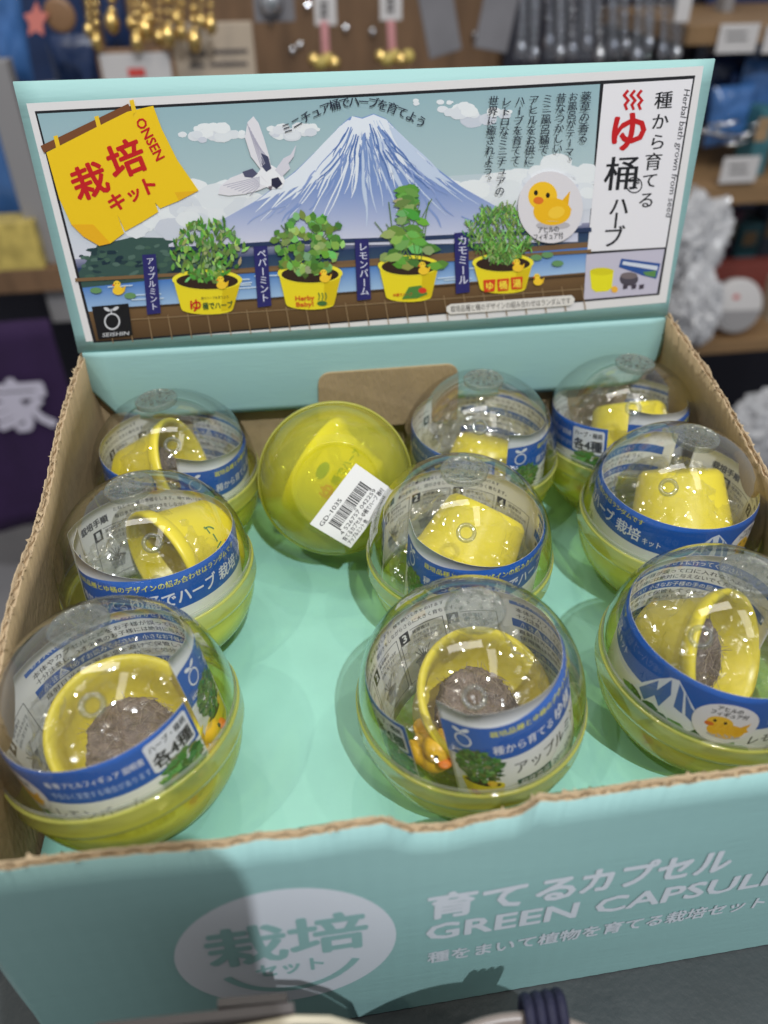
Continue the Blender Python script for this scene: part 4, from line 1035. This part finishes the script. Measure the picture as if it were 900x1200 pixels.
# ================================================================ the shop behind, well out of focus
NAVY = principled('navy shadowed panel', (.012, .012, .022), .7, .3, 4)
WOODB = principled('brown wood panel', (.15, .085, .045), .55, .6, 7, stretch=(6, 6, 1))
WOODL = principled('pale wood shelf', (.24, .145, .07), .5, .25, 12, stretch=(1, 8, 8))
GREYP = principled('grey painted steel', (.25, .24, .245), .45, .08, 6)
PURP = principled('purple cloth', (.028, .010, .052), .85, .25, 30)
CLOTHW = principled('white dyed print', (.55, .52, .62), .85, .06, 30)
BLUEB = principled('bright blue film', (.05, .14, .36), .25, .55, 18, spec=.6)
BLUED = principled('dark blue film', (.010, .026, .085), .3, .4, 20, spec=.6)
GOLD = principled('gold plated metal', (.85, .60, .22), .18, .1, 40, metal=1)
SILV = principled('polished steel', (.62, .62, .64), .2, .1, 40, metal=1)
WHITEC = principled('white card', (.52, .50, .50), .6, .05, 20)
BEIGE = principled('beige board', (.44, .36, .28), .65, .12, 10)
GREYC = principled('grey card packet', (.17, .165, .18), .6, .3, 18)
PINK = principled('pink enamel', (.60, .19, .16), .4, .15, 20)
PINKC = principled('pink twisted cord', (.58, .27, .28), .7, .2, 60)
BRASSY = principled('gold brocade', (.48, .37, .10), .4, .75, 60)
BROWNM = principled('brown medal', (.22, .12, .06), .4, .2, 20)
TEXTG = principled('grey lettering', (.08, .07, .07), .6, .02)
REDP = principled('red print', (.55, .06, .05), .5, .05)
REDB = principled('dark red cover', (.20, .045, .035), .6, .2, 10)
FILMW = principled('crumpled white film', (.50, .50, .52), .25, .12, 40, spec=.6)
BAGC = clear('clear hanging bag', (.86, .88, .92), .06, (.8, .8, .85), f0=.08, gain=.8, power=3, rough=.06, bump=.5, bscale=60)

def quad(px0, py0, px1, py1, Y):
    return [at(px0, py0, Y), at(px1, py0, Y), at(px1, py1, Y), at(px0, py1, Y)]
def rectw(px0, py0, px1, py1, Y):
    """upright rectangle in the world that covers about these pixels: x0, x1, z0, z1"""
    q = quad(px0, py0, px1, py1, Y); return (q[0].x + q[3].x) / 2, (q[1].x + q[2].x) / 2, (q[2].z + q[3].z) / 2, (q[0].z + q[1].z) / 2
def board(name, px, Y, depth, mat, parent=None, bev=.002, rot=0, bow=0):
    x0, x1, z0, z1 = rectw(*px, Y); bm = bmesh.new()
    c = Vector(((x0 + x1) / 2, Y + depth / 2, (z0 + z1) / 2))
    box(bm, (0, 0, 0), (x1 - x0, depth, z1 - z0), Euler((0, R(rot), 0)), bev=min(bev, depth * .3))
    o = mesh_ob(name, bm, mat, parent)
    o.location = c - (parent.location if parent else Vector((0, 0, 0)))
    return o
def pillow(name, px, Y, mat, parent=None, puff=.012, rot=0, seed=0):
    """a filled pouch: flat seams, swollen middle, crinkled"""
    x0, x1, z0, z1 = rectw(*px, Y); w_, h_ = x1 - x0, z1 - z0; bm = bmesh.new(); n = 14; g = {}
    for sd in (-1, 1):
        for i in range(n + 1):
            for j in range(n + 1):
                u, v = i / n * 2 - 1, j / n * 2 - 1
                y = sd * (.0006 + puff * ((1 - u ** 4) * (1 - v ** 4)) ** .6 * (1 + .35 * noise.noise(Vector((u * 3, v * 3, seed)))))
                g[sd, i, j] = bm.verts.new((u * w_ / 2 * (1 - .04 * (1 - v * v)), y, v * h_ / 2))
    for sd in (-1, 1):
        for i in range(n):
            for j in range(n):
                q = [g[sd, i, j], g[sd, i + 1, j], g[sd, i + 1, j + 1], g[sd, i, j + 1]]
                bm.faces.new(q if sd < 0 else q[::-1]).smooth = True
    bmesh.ops.remove_doubles(bm, verts=bm.verts, dist=.00001)
    o = mesh_ob(name, bm, mat, parent); o.location = Vector(((x0 + x1) / 2, Y, (z0 + z1) / 2)) - (parent.location if parent else Vector((0, 0, 0))); o.rotation_euler = (0, R(rot), 0)
    return o
# shelf stand: back panel, posts, boards
st = empty('shelf_stand', (.3, 1.35, -.75)); tag(st, 'tall wooden shop shelf stand behind the header card', 'shelf')
board('back_panel', (-260, -140, 1060, 250), 1.52, .02, WOODB, st)
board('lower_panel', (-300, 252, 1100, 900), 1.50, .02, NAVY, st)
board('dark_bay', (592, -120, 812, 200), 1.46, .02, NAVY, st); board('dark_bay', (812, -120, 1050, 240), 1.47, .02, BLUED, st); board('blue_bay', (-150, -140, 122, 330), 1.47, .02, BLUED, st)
for px in ((22, 70, 52, 380), (806, -100, 816, 420)):
    board('post', px, 1.02 if px[0] < 100 else 1.30, .03, GREYP, st)
for px, Y, d in (((-120, 318, 90, 346), 1.00, .40), ((806, 26, 1060, 50), 1.12, .34), ((802, 212, 1060, 236), 1.05, .40), ((800, 394, 1060, 408), 1.00, .45)):
    board('shelf_board', px, Y, d, WOODL if px[0] > 0 else WOODB, st)
# purple door curtain with one large character
x0, x1, z0, z1 = rectw(-120, 378, 96, 622, .98); cl = empty('door_curtain', ((x0 + x1) / 2, .98, z0)); tag(cl, 'dark purple cloth curtain with a white brushed character, left of the box', 'curtain')
bm = bmesh.new(); g = []
for i in range(41):
    u = i / 40; g.append([bm.verts.new(((u - .5) * (x1 - x0), .008 * math.sin(u * 15) * (1 - j / 14), (z1 - z0) * j / 12)) for j in range(13)])
for i in range(40):
    for j in range(12): bm.faces.new((g[i][j], g[i + 1][j], g[i + 1][j + 1], g[i][j + 1])).smooth = True
cs = mesh_ob('cloth', bm, PURP, cl); so = cs.modifiers.new('thick', 'SOLIDIFY'); so.thickness = .0015
P = Print(); P.glyph('家', (0, 0), 1, (.55, .52, .62), (1, 0), (0, 1), .05)
q = at(25, 472, .98); sz = .088
me = P.mesh('character', lambda u, v, l: (q.x - cl.location.x + u * sz, -.0125 - .0002 * l, q.z - z0 + v * sz)); link(bpy.data.objects.new('character', me), cl)
# left bay
tag(board('packet', (-40, 262, 46, 318), 1.0, .05, BRASSY), 'yellow gold boxed packet on the left shelf beside the grey post', 'packet')
for i, (px, m, r_, lab) in enumerate((((-60, 100, 34, 262), BLUEB, 4, 'pale blue glossy pouch hanging above the gold packet'), ((40, 96, 92, 250), BLUED, -3, 'dark blue pouch hanging right of the grey post'), ((-10, -40, 30, 96), BLUEB, 6, 'bright blue upright pouch at the top left corner'), ((62, 40, 122, 130), BLUED, 0, 'dark navy pouch left of the framed price card'), ((116, -30, 150, 60), BLUED, 0, 'narrow blue pouch beside the gold chains'))):
    tag(pillow('pouch', px, 1.10 + .03 * i, m, None, .012, r_, i), lab, 'pouch', 'blue pouches in the left bay')
bm = bmesh.new()
p = [at(42 + 15 * math.cos(R(90 + 36 * k)) * (1 if k % 2 == 0 else .55), 24 - 22 * math.sin(R(90 + 36 * k)) * (1 if k % 2 == 0 else .55), 1.05) for k in range(10)]
slab_outline(bm, p, (0, .006, 0)); tag(mesh_ob('star_charm', bm, PINK), 'small pink star shaped charm hanging at the top left', 'charm')
bm = bmesh.new(); c = at(70, 18, 1.06); lathe(bm, [(0, -.003), (.014, -.003), (.018, -.002), (.019, 0), (.018, .003), (.014, .004), (0, .004)], 32, M=Matrix.Translation(c) @ Matrix.Rotation(R(90), 4, 'X')); tag(mesh_ob('medal', bm, BROWNM), 'round brown medal charm beside the pink star', 'charm')
f = empty('price_frame', at(163, 96, 1.10)); tag(f, 'framed white price card with a red mark below the gold chains', 'price card')
board('frame', (118, 56, 208, 130), 1.10, .006, BROWNM, f); board('card', (122, 62, 203, 128), 1.096, .003, WHITEC, f); board('red_mark', (150, 80, 170, 90), 1.0945, .001, REDP, f)
f = empty('notice_board', at(255, 96, 1.14)); tag(f, 'beige notice board with rows of grey lettering behind the header card', 'notice'); board('panel', (206, 26, 300, 130), 1.14, .008, BEIGE, f)
for k, (a, b, y) in enumerate(((222, 242, 60), (248, 290, 58), (222, 240, 75), (246, 290, 73))): board('lettering', (a, y, b, y + 4), 1.138, .0012, TEXTG, f, bev=.0002)
rr = random.Random(6)
def chain(px, y0, y1, Y, r, lab, mat=GOLD):
    bm = bmesh.new(); a, b = at(px, y0, Y), at(px + rr.uniform(-2, 2), y1, Y); n = max(3, int((b - a).length / (r * 2.2)))
    for k in range(n + 1):
        q = a.lerp(b, k / n); s_ = r * (1.8 if k == n else rr.uniform(.7, 1.15)); blob(bm, q - a, (s_, s_, s_ * (1.4 if k == n else 1)), sub=2)
    o = mesh_ob('gold_chain' if mat is GOLD else 'steel_charm', bm, mat); o.location = a; tag(o, lab, 'chain' if mat is GOLD else 'charm', 'gold chains hanging in the shop' if mat is GOLD else 'steel charms hanging in the shop')
for k, px in enumerate((103, 112, 131, 152, 160, 169, 178, 187, 196, 205, 214, 226, 236, 246)):
    chain(px, -30, 36 + 14 * math.sin(k * 1.9), 1.08 + .012 * (k % 4), .0034 + .001 * (k % 3), 'string of gold beads among those hanging above the price card')
bm = bmesh.new(); c = at(318, 4, 1.12); lathe(bm, [(0, -.002), (.012, -.002), (.0155, 0), (.012, .003), (0, .004)], 28, M=Matrix.Translation(c) @ Matrix.Rotation(R(90), 4, 'X')); tag(mesh_ob('medal', bm, SILV), 'round silver medal on a grey card over the wooden panel', 'charm')
tag(board('grey_card', (296, -40, 344, 26), 1.13, .004, GREYC), 'grey backing card behind the round silver medal', 'card')
# two charms: white tag, pink twisted cord, gold bell cluster
for k, px in enumerate((380, 458)):
    b = empty('cord_charm', at(px, 76, 1.06)); tag(b, ('charm with a white tag, pink cord and small gold bells, left one', 'charm with a white tag, pink cord and large gold bells, right one')[k], 'charm', 'pink cord charms')
    board('paper_tag', (px - 13, -60, px + 13, 30 - 6 * k), 1.06, .002, WHITEC, b, bev=.0004)
    for q in range(3): board('tag_lettering', (px - 5, 2 + q * 7 - 6 * k, px + 4, 6 + q * 7 - 6 * k), 1.0588, .0008, TEXTG, b, bev=.0001)
    bm = bmesh.new(); a, e = at(px, 26, 1.06) - b.location, at(px + 2, 66, 1.06) - b.location
    for s_ in (0, 1, 2):
        tube(bm, [a.lerp(e, i / 24) + Vector((.0032 * math.cos(i * .8 + s_ * 2.1), .0032 * math.sin(i * .8 + s_ * 2.1), 0)) for i in range(25)], .0028, 8)
    mesh_ob('twisted_cord', bm, PINKC, b)
    for i in range(4 + k):
        bm = bmesh.new(); q = at(px - 12 + 8 * i, 70 + 4 * (i % 2) - 4 * k, 1.055 - .006 * (i % 2)) - b.location; blob(bm, q, (.0085, .0085, .0085)); lathe(bm, [(.0088, -.0006), (.0094, 0), (.0088, .0006)], 20, M=Matrix.Translation(q)); mesh_ob('bell', bm, BRASSY if i % 3 else GOLD, b)
for i, (px, r_, lab) in enumerate((((492, -60, 532, 66), -14, 'grey card packet tilted beside the right pink cord charm'), ((566, -50, 606, 60), 10, 'grey card packet at the edge of the dark hanging charms'))):
    tag(board('card_packet', px, 1.08, .006, GREYC, rot=r_), lab, 'packet')
for k in range(13):
    px = 612 + 15 * k; chain(px, -40, 58 + 8 * math.sin(k * 2.3), 1.10 + .015 * (k % 3), .0042, 'polished steel bead charm in the dark row above the header card', SILV)
for k in range(6):
    px = 608 + 34 * k; tag(pillow('clear_bag', (px, -60, px + 28, 70), 1.09 + .01 * (k % 2), BAGC, None, .008, rr.uniform(-4, 4), k), 'clear hanging bag in the row of steel charms', 'bag', 'clear bags of steel charms')
tag(board('white_strip', (798, -60, 815, 26), 1.08, .004, WHITEC), 'narrow white card strip at the end of the steel charms', 'card')
# right bays
for i, (px, Y, lab) in enumerate((((842, 28, 888, 62), 1.112, 'white price card on the upper right shelf edge'), ((896, 30, 940, 62), 1.113, 'white price card cut by the right edge on the upper shelf'), ((846, 184, 888, 214), 1.042, 'white price card on the middle right shelf edge'))):
    f = empty('shelf_price_card', at((px[0] + px[2]) / 2, px[3], Y)); tag(f, lab, 'price card', 'price cards on the right shelves'); board('card', px, Y, .002, WHITEC, f, bev=.0004)
    for q in range(2): board('lettering', (px[0] + 9, px[1] + 9 + 8 * q, px[2] - 12, px[1] + 11 + 8 * q), Y - .0012, .0008, TEXTG, f, bev=.0001)
for i, (px, m, lab) in enumerate((((818, 64, 868, 150), BLUED, 'dark blue pouch on the right shelf nearest the header card'), ((862, 70, 930, 150), BLUEB, 'bright blue pouch on the right shelf under the price cards'), ((830, 100, 880, 170), BLUEB, 'small bright blue pouch in front of the dark one'))):
    tag(pillow('pouch', px, 1.20 - .03 * i, m, None, .014, rr.uniform(-6, 6), i + 9), lab, 'pouch', 'blue pouches on the right shelf')
for k in range(7):
    c = at(826 + 13 * k, 160 - 5 * (k % 3), 1.10); bm = bmesh.new(); tube(bm, [c + Vector((.018 * math.cos(t_ * .5) , .008 * math.sin(t_ * .5), .010 * math.sin(t_ * .25 + k))) for t_ in range(13)], .0022, 8); tag(mesh_ob('metal_ring', bm, SILV), 'bright metal ring on the right shelf in front of the blue pouches', 'ring', 'metal rings on the right shelf')
def crumple(px, Y, seed, th=.03):
    x0, x1, z0, z1 = rectw(*px, Y); bm = bmesh.new(); r = bmesh.ops.create_icosphere(bm, subdivisions=5, radius=1)
    for v in r['verts']:
        d = v.co.normalized(); k = 1 + sum(am * (1 - 2.4 * abs(noise.noise(d * fq + Vector((seed, 1, 3))))) for fq, am in ((1.4, .28), (3.1, .20), (6.5, .12), (13, .07)))
        v.co = Vector((d.x * k * (x1 - x0) / 2, d.y * k * th, d.z * k * (z1 - z0) / 2))
    o = mesh_ob('crumpled_wrapper', bm, FILMW); o.location = ((x0 + x1) / 2, Y, (z0 + z1) / 2); return o
tag(crumple((786, 236, 840, 318), 1.05, 4.2), 'crumpled clear white wrapper beside the header card', 'wrapper')
tag(crumple((794, 326, 832, 394), 1.0, 9.7), 'smaller crumpled wrapper on the lowest shelf by the round plate', 'wrapper')
tag(board('book', (812, 308, 960, 392), 1.10, .03, REDB), 'dark red flat box standing behind the round white plate', 'box')
pl = empty('round_tin', at(861, 358, 1.03)); tag(pl, 'round white and grey tin with a small red mark, leaning on the right shelf', 'tin')
bm = bmesh.new(); M = Matrix.Rotation(R(72), 4, 'X'); lathe(bm, [(0, -.012), (.040, -.012), (.044, -.010), (.044, .008), (.042, .011), (.038, .012), (0, .012)], 48, M=M); mesh_ob('tin_body', bm, WHITEC, pl)
bm = bmesh.new(); pts = [M @ Vector((.040 * math.cos(R(a)), .040 * math.sin(R(a)), .0122)) for a in range(188, 353, 8)]; slab_outline(bm, pts, M.to_3x3() @ Vector((0, 0, .0006))); mesh_ob('grey_band', bm, GREYP, pl)
bm = bmesh.new(); blob(bm, M @ Vector((-.006, .014, .0124)), (.006, .0008, .005), sub=2); mesh_ob('red_mark', bm, REDP, pl)
tag(crumple((868, 470, 940, 530), .95, 15.1), 'grey white wrapper in the dark at the right edge', 'wrapper')

# more of the shelf clutter: small boxed goods in the dark gaps, price rows, bottles
MIX = [principled('boxed goods %s' % n_, c_, .5, .5, 40) for n_, c_ in (('tan', (.30, .20, .11)), ('slate', (.07, .09, .13)), ('plum', (.10, .04, .07)), ('teal', (.04, .14, .17)), ('cream', (.42, .37, .28)))]
rr = random.Random(21)
for k, (x0, y0, x1, y1, Y) in enumerate(((900, 64, 948, 150, 1.16), (926, 100, 990, 206, 1.10), (884, 128, 904, 206, 1.09), (906, 330, 960, 394, 1.06), (840, 250, 866, 306, 1.24), (868, 262, 890, 306, 1.22), (894, 246, 930, 306, 1.24))):
    f = empty('small_carton', at((x0 + x1) / 2, y1, Y)); tag(f, ['slate carton beyond the bright blue pouch', 'tan carton at the right edge under the upper shelf', 'slim teal carton among the metal rings', 'cream carton right of the round tin', 'plum carton in the dark gap above the round tin', 'teal carton in the dark gap above the round tin', 'slate carton in the dark gap at the right edge'][k], 'carton', 'small cartons on the right shelves')
    board('carton_body', (x0, y0, x1, y1), Y, .05, MIX[(1, 0, 3, 4, 2, 3, 1)[k]], f); w_ = x1 - x0
    board('carton_label', (x0 + w_ * .15, y0 + 10, x1 - w_ * .15, y0 + 10 + (y1 - y0) * .35), Y - .0006, .0008, MIX[(4, 4, 0, 1, 4, 0, 0)[k]], f, bev=.0001)
for k in range(9):
    px = 10 + 9.5 * k; y1 = 210 + 12 * math.sin(k * 1.7); tag(board('tag_strip', (px, y1 - rr.uniform(26, 44), px + 7, y1), 1.06 + .01 * (k % 3), .003, MIX[k % 5], rot=rr.uniform(-8, 8)), 'small hanging tag among the blue pouches left of the header card', 'tag', 'small tags in the left bay')
for k in range(10):
    a = rr.uniform(305, 590); y = rr.uniform(2, 60); tag(board('hook_plate', (a, y, a + 5, y + 7), 1.505, .012, SILV), 'small steel hook plate on the brown wood panel', 'hook', 'steel hook plates on the wood panel')

# ================================================================ in front of the box
CARDG = principled('grey brown display card', (.085, .075, .075), .6, .12, 60, .2, 400)
DENIM = principled('dark blue denim', (.03, .06, .14), .85, .35, 500, .5, 900)
TRIM = principled('cream edging', (.52, .47, .36), .7, .1, 60)
GLAZE = principled('grey brown glazed rim', (.20, .165, .15), .35, .25, 60, spec=.5)
WHITEG = principled('white glaze', (.78, .76, .72), .25, .03, 30, spec=.5)
NAVYC = principled('navy braided cord', (.012, .012, .035), .7, .4, 400, .4, 700)
f = empty('display_card', (.05, -.035, 0)); tag(f, 'grey brown folded display card standing in front of the box', 'card')
a, b = at(112, 1199, -.030), at(344, 1174, -.030)
bm = bmesh.new(); slab_outline(bm, [a - f.location, b - f.location, Vector((b.x, b.y, 0)) - f.location, Vector((a.x, a.y, 0)) - f.location], (.0, -.0022, .0)); mesh_ob('front_leaf', bm, CARDG, f)
a2, b2 = at(255, 1170, -.022), at(336, 1163, -.022)
bm = bmesh.new(); slab_outline(bm, [a2 - f.location, b2 - f.location, Vector((b2.x, b2.y, 0)) - f.location, Vector((a2.x, a2.y, 0)) - f.location], (0, -.0020, 0)); mesh_ob('rear_leaf', bm, CARDG, f)
dn = empty('denim_pouch', (b.x + .012, -.034, 0)); tag(dn, 'dark blue denim pouch with cream edging beside the grey card', 'pouch')
bm = bmesh.new(); pp = [Vector((-.030, 0, 0)), Vector((.014, 0, 0)), Vector((.015, 0, b.z * .45)), Vector((.011, 0, b.z * .72)), Vector((.004, 0, b.z * .86)), Vector((-.004, 0, b.z * .95)), Vector((-.012, 0, b.z * .985)), Vector((-.030, 0, b.z * .97))]
slab_outline(bm, pp, (0, -.010, 0)); o = mesh_ob('denim_body', bm, DENIM, dn); bv = o.modifiers.new('soft', 'BEVEL'); bv.width = .002; bv.segments = 3
bm = bmesh.new(); tube(bm, [p + Vector((0, .0005, .0004)) for p in pp[1:]], .0011, 8); mesh_ob('edging', bm, TRIM, dn)
# round glazed cup, navy cord wound on its lip
rt_ = at(570, 1186, -.028); RB = .046
cpz = rt_.z - .002; gc = Vector((rt_.x + .004, rt_.y - RB, 0))
cu_ = empty('glazed_bowl', gc); tag(cu_, 'white glazed bowl with a grey brown lip at the front edge of the table', 'bowl')
bm = bmesh.new(); lathe(bm, [(0, .001), (RB * .55, .001), (RB * .60, .004), (RB * .88, cpz * .5), (RB * .985, cpz - .003)], 72); lathe(bm, [(RB * .90, cpz - .005), (RB * .80, cpz * .5), (RB * .5, .006), (0, .005)], 72); mesh_ob('bowl_body', bm, WHITEG, cu_)
bm = bmesh.new(); lathe(bm, [(RB * .985, cpz - .003), (RB * 1.0, cpz - .001), (RB * .995, cpz + .001), (RB * .965, cpz + .002), (RB * .925, cpz + .0005), (RB * .90, cpz - .005)], 72); mesh_ob('lip', bm, GLAZE, cu_)
cd = empty('cord_wrap', gc + Vector((.012, RB * .955, cpz))); tag(cd, 'navy braided cord wound four times round the bowl lip', 'cord')
for k in range(4):
    bm = bmesh.new(); tube(bm, [Vector((-.0045 + .003 * k + .0003 * math.sin(i), .0048 * math.cos(i * .4488), -.0012 + .0054 * math.sin(i * .4488))) for i in range(15)], .0016, 8); mesh_ob('strand', bm, NAVYC, cd)

# the phone that takes the picture: just behind the lens, it shades the front left of the box
PHB = principled('dark phone glass', (.02, .02, .024), .25, .1, 20, spec=.5)
X_, Y_, Z_ = CM @ Vector((1, 0, 0)), CM @ Vector((0, 1, 0)), CM @ Vector((0, 0, 1))
ph = empty('phone', CAM_LOC + X_ * -.006 + Y_ * -.073 + Z_ * .014, (CM @ Euler((0, 0, R(12))).to_matrix()).to_euler()); tag(ph, 'dark phone held above the front of the box, out of the picture', 'phone')
bm = bmesh.new(); pts = []
for cx, cy_, a0 in ((.0375 - .020, .0775 - .020, 0), (-.0375 + .020, .0775 - .020, 90), (-.0375 + .020, -.0775 + .020, 180), (.0375 - .020, -.0775 + .020, 270)):
    for k in range(9): pts.append(Vector((cx + .020 * math.cos(R(a0 + k * 11.25)), cy_ + .020 * math.sin(R(a0 + k * 11.25)), -.004)))
slab_outline(bm, pts, (0, 0, .008)); o = mesh_ob('phone_body', bm, PHB, ph); bv = o.modifiers.new('edge', 'BEVEL'); bv.width = .0015; bv.segments = 2
for q in ((.0225, .052), (.0225, .032)):
    bm = bmesh.new(); lathe(bm, [(.0085, 0), (.0085, -.0018), (.0075, -.0022), (.0060, -.0018), (0, -.0018)], 28, M=Matrix.Translation((q[0], q[1], -.004))); mesh_ob('lens_ring', bm, GREYP, ph)
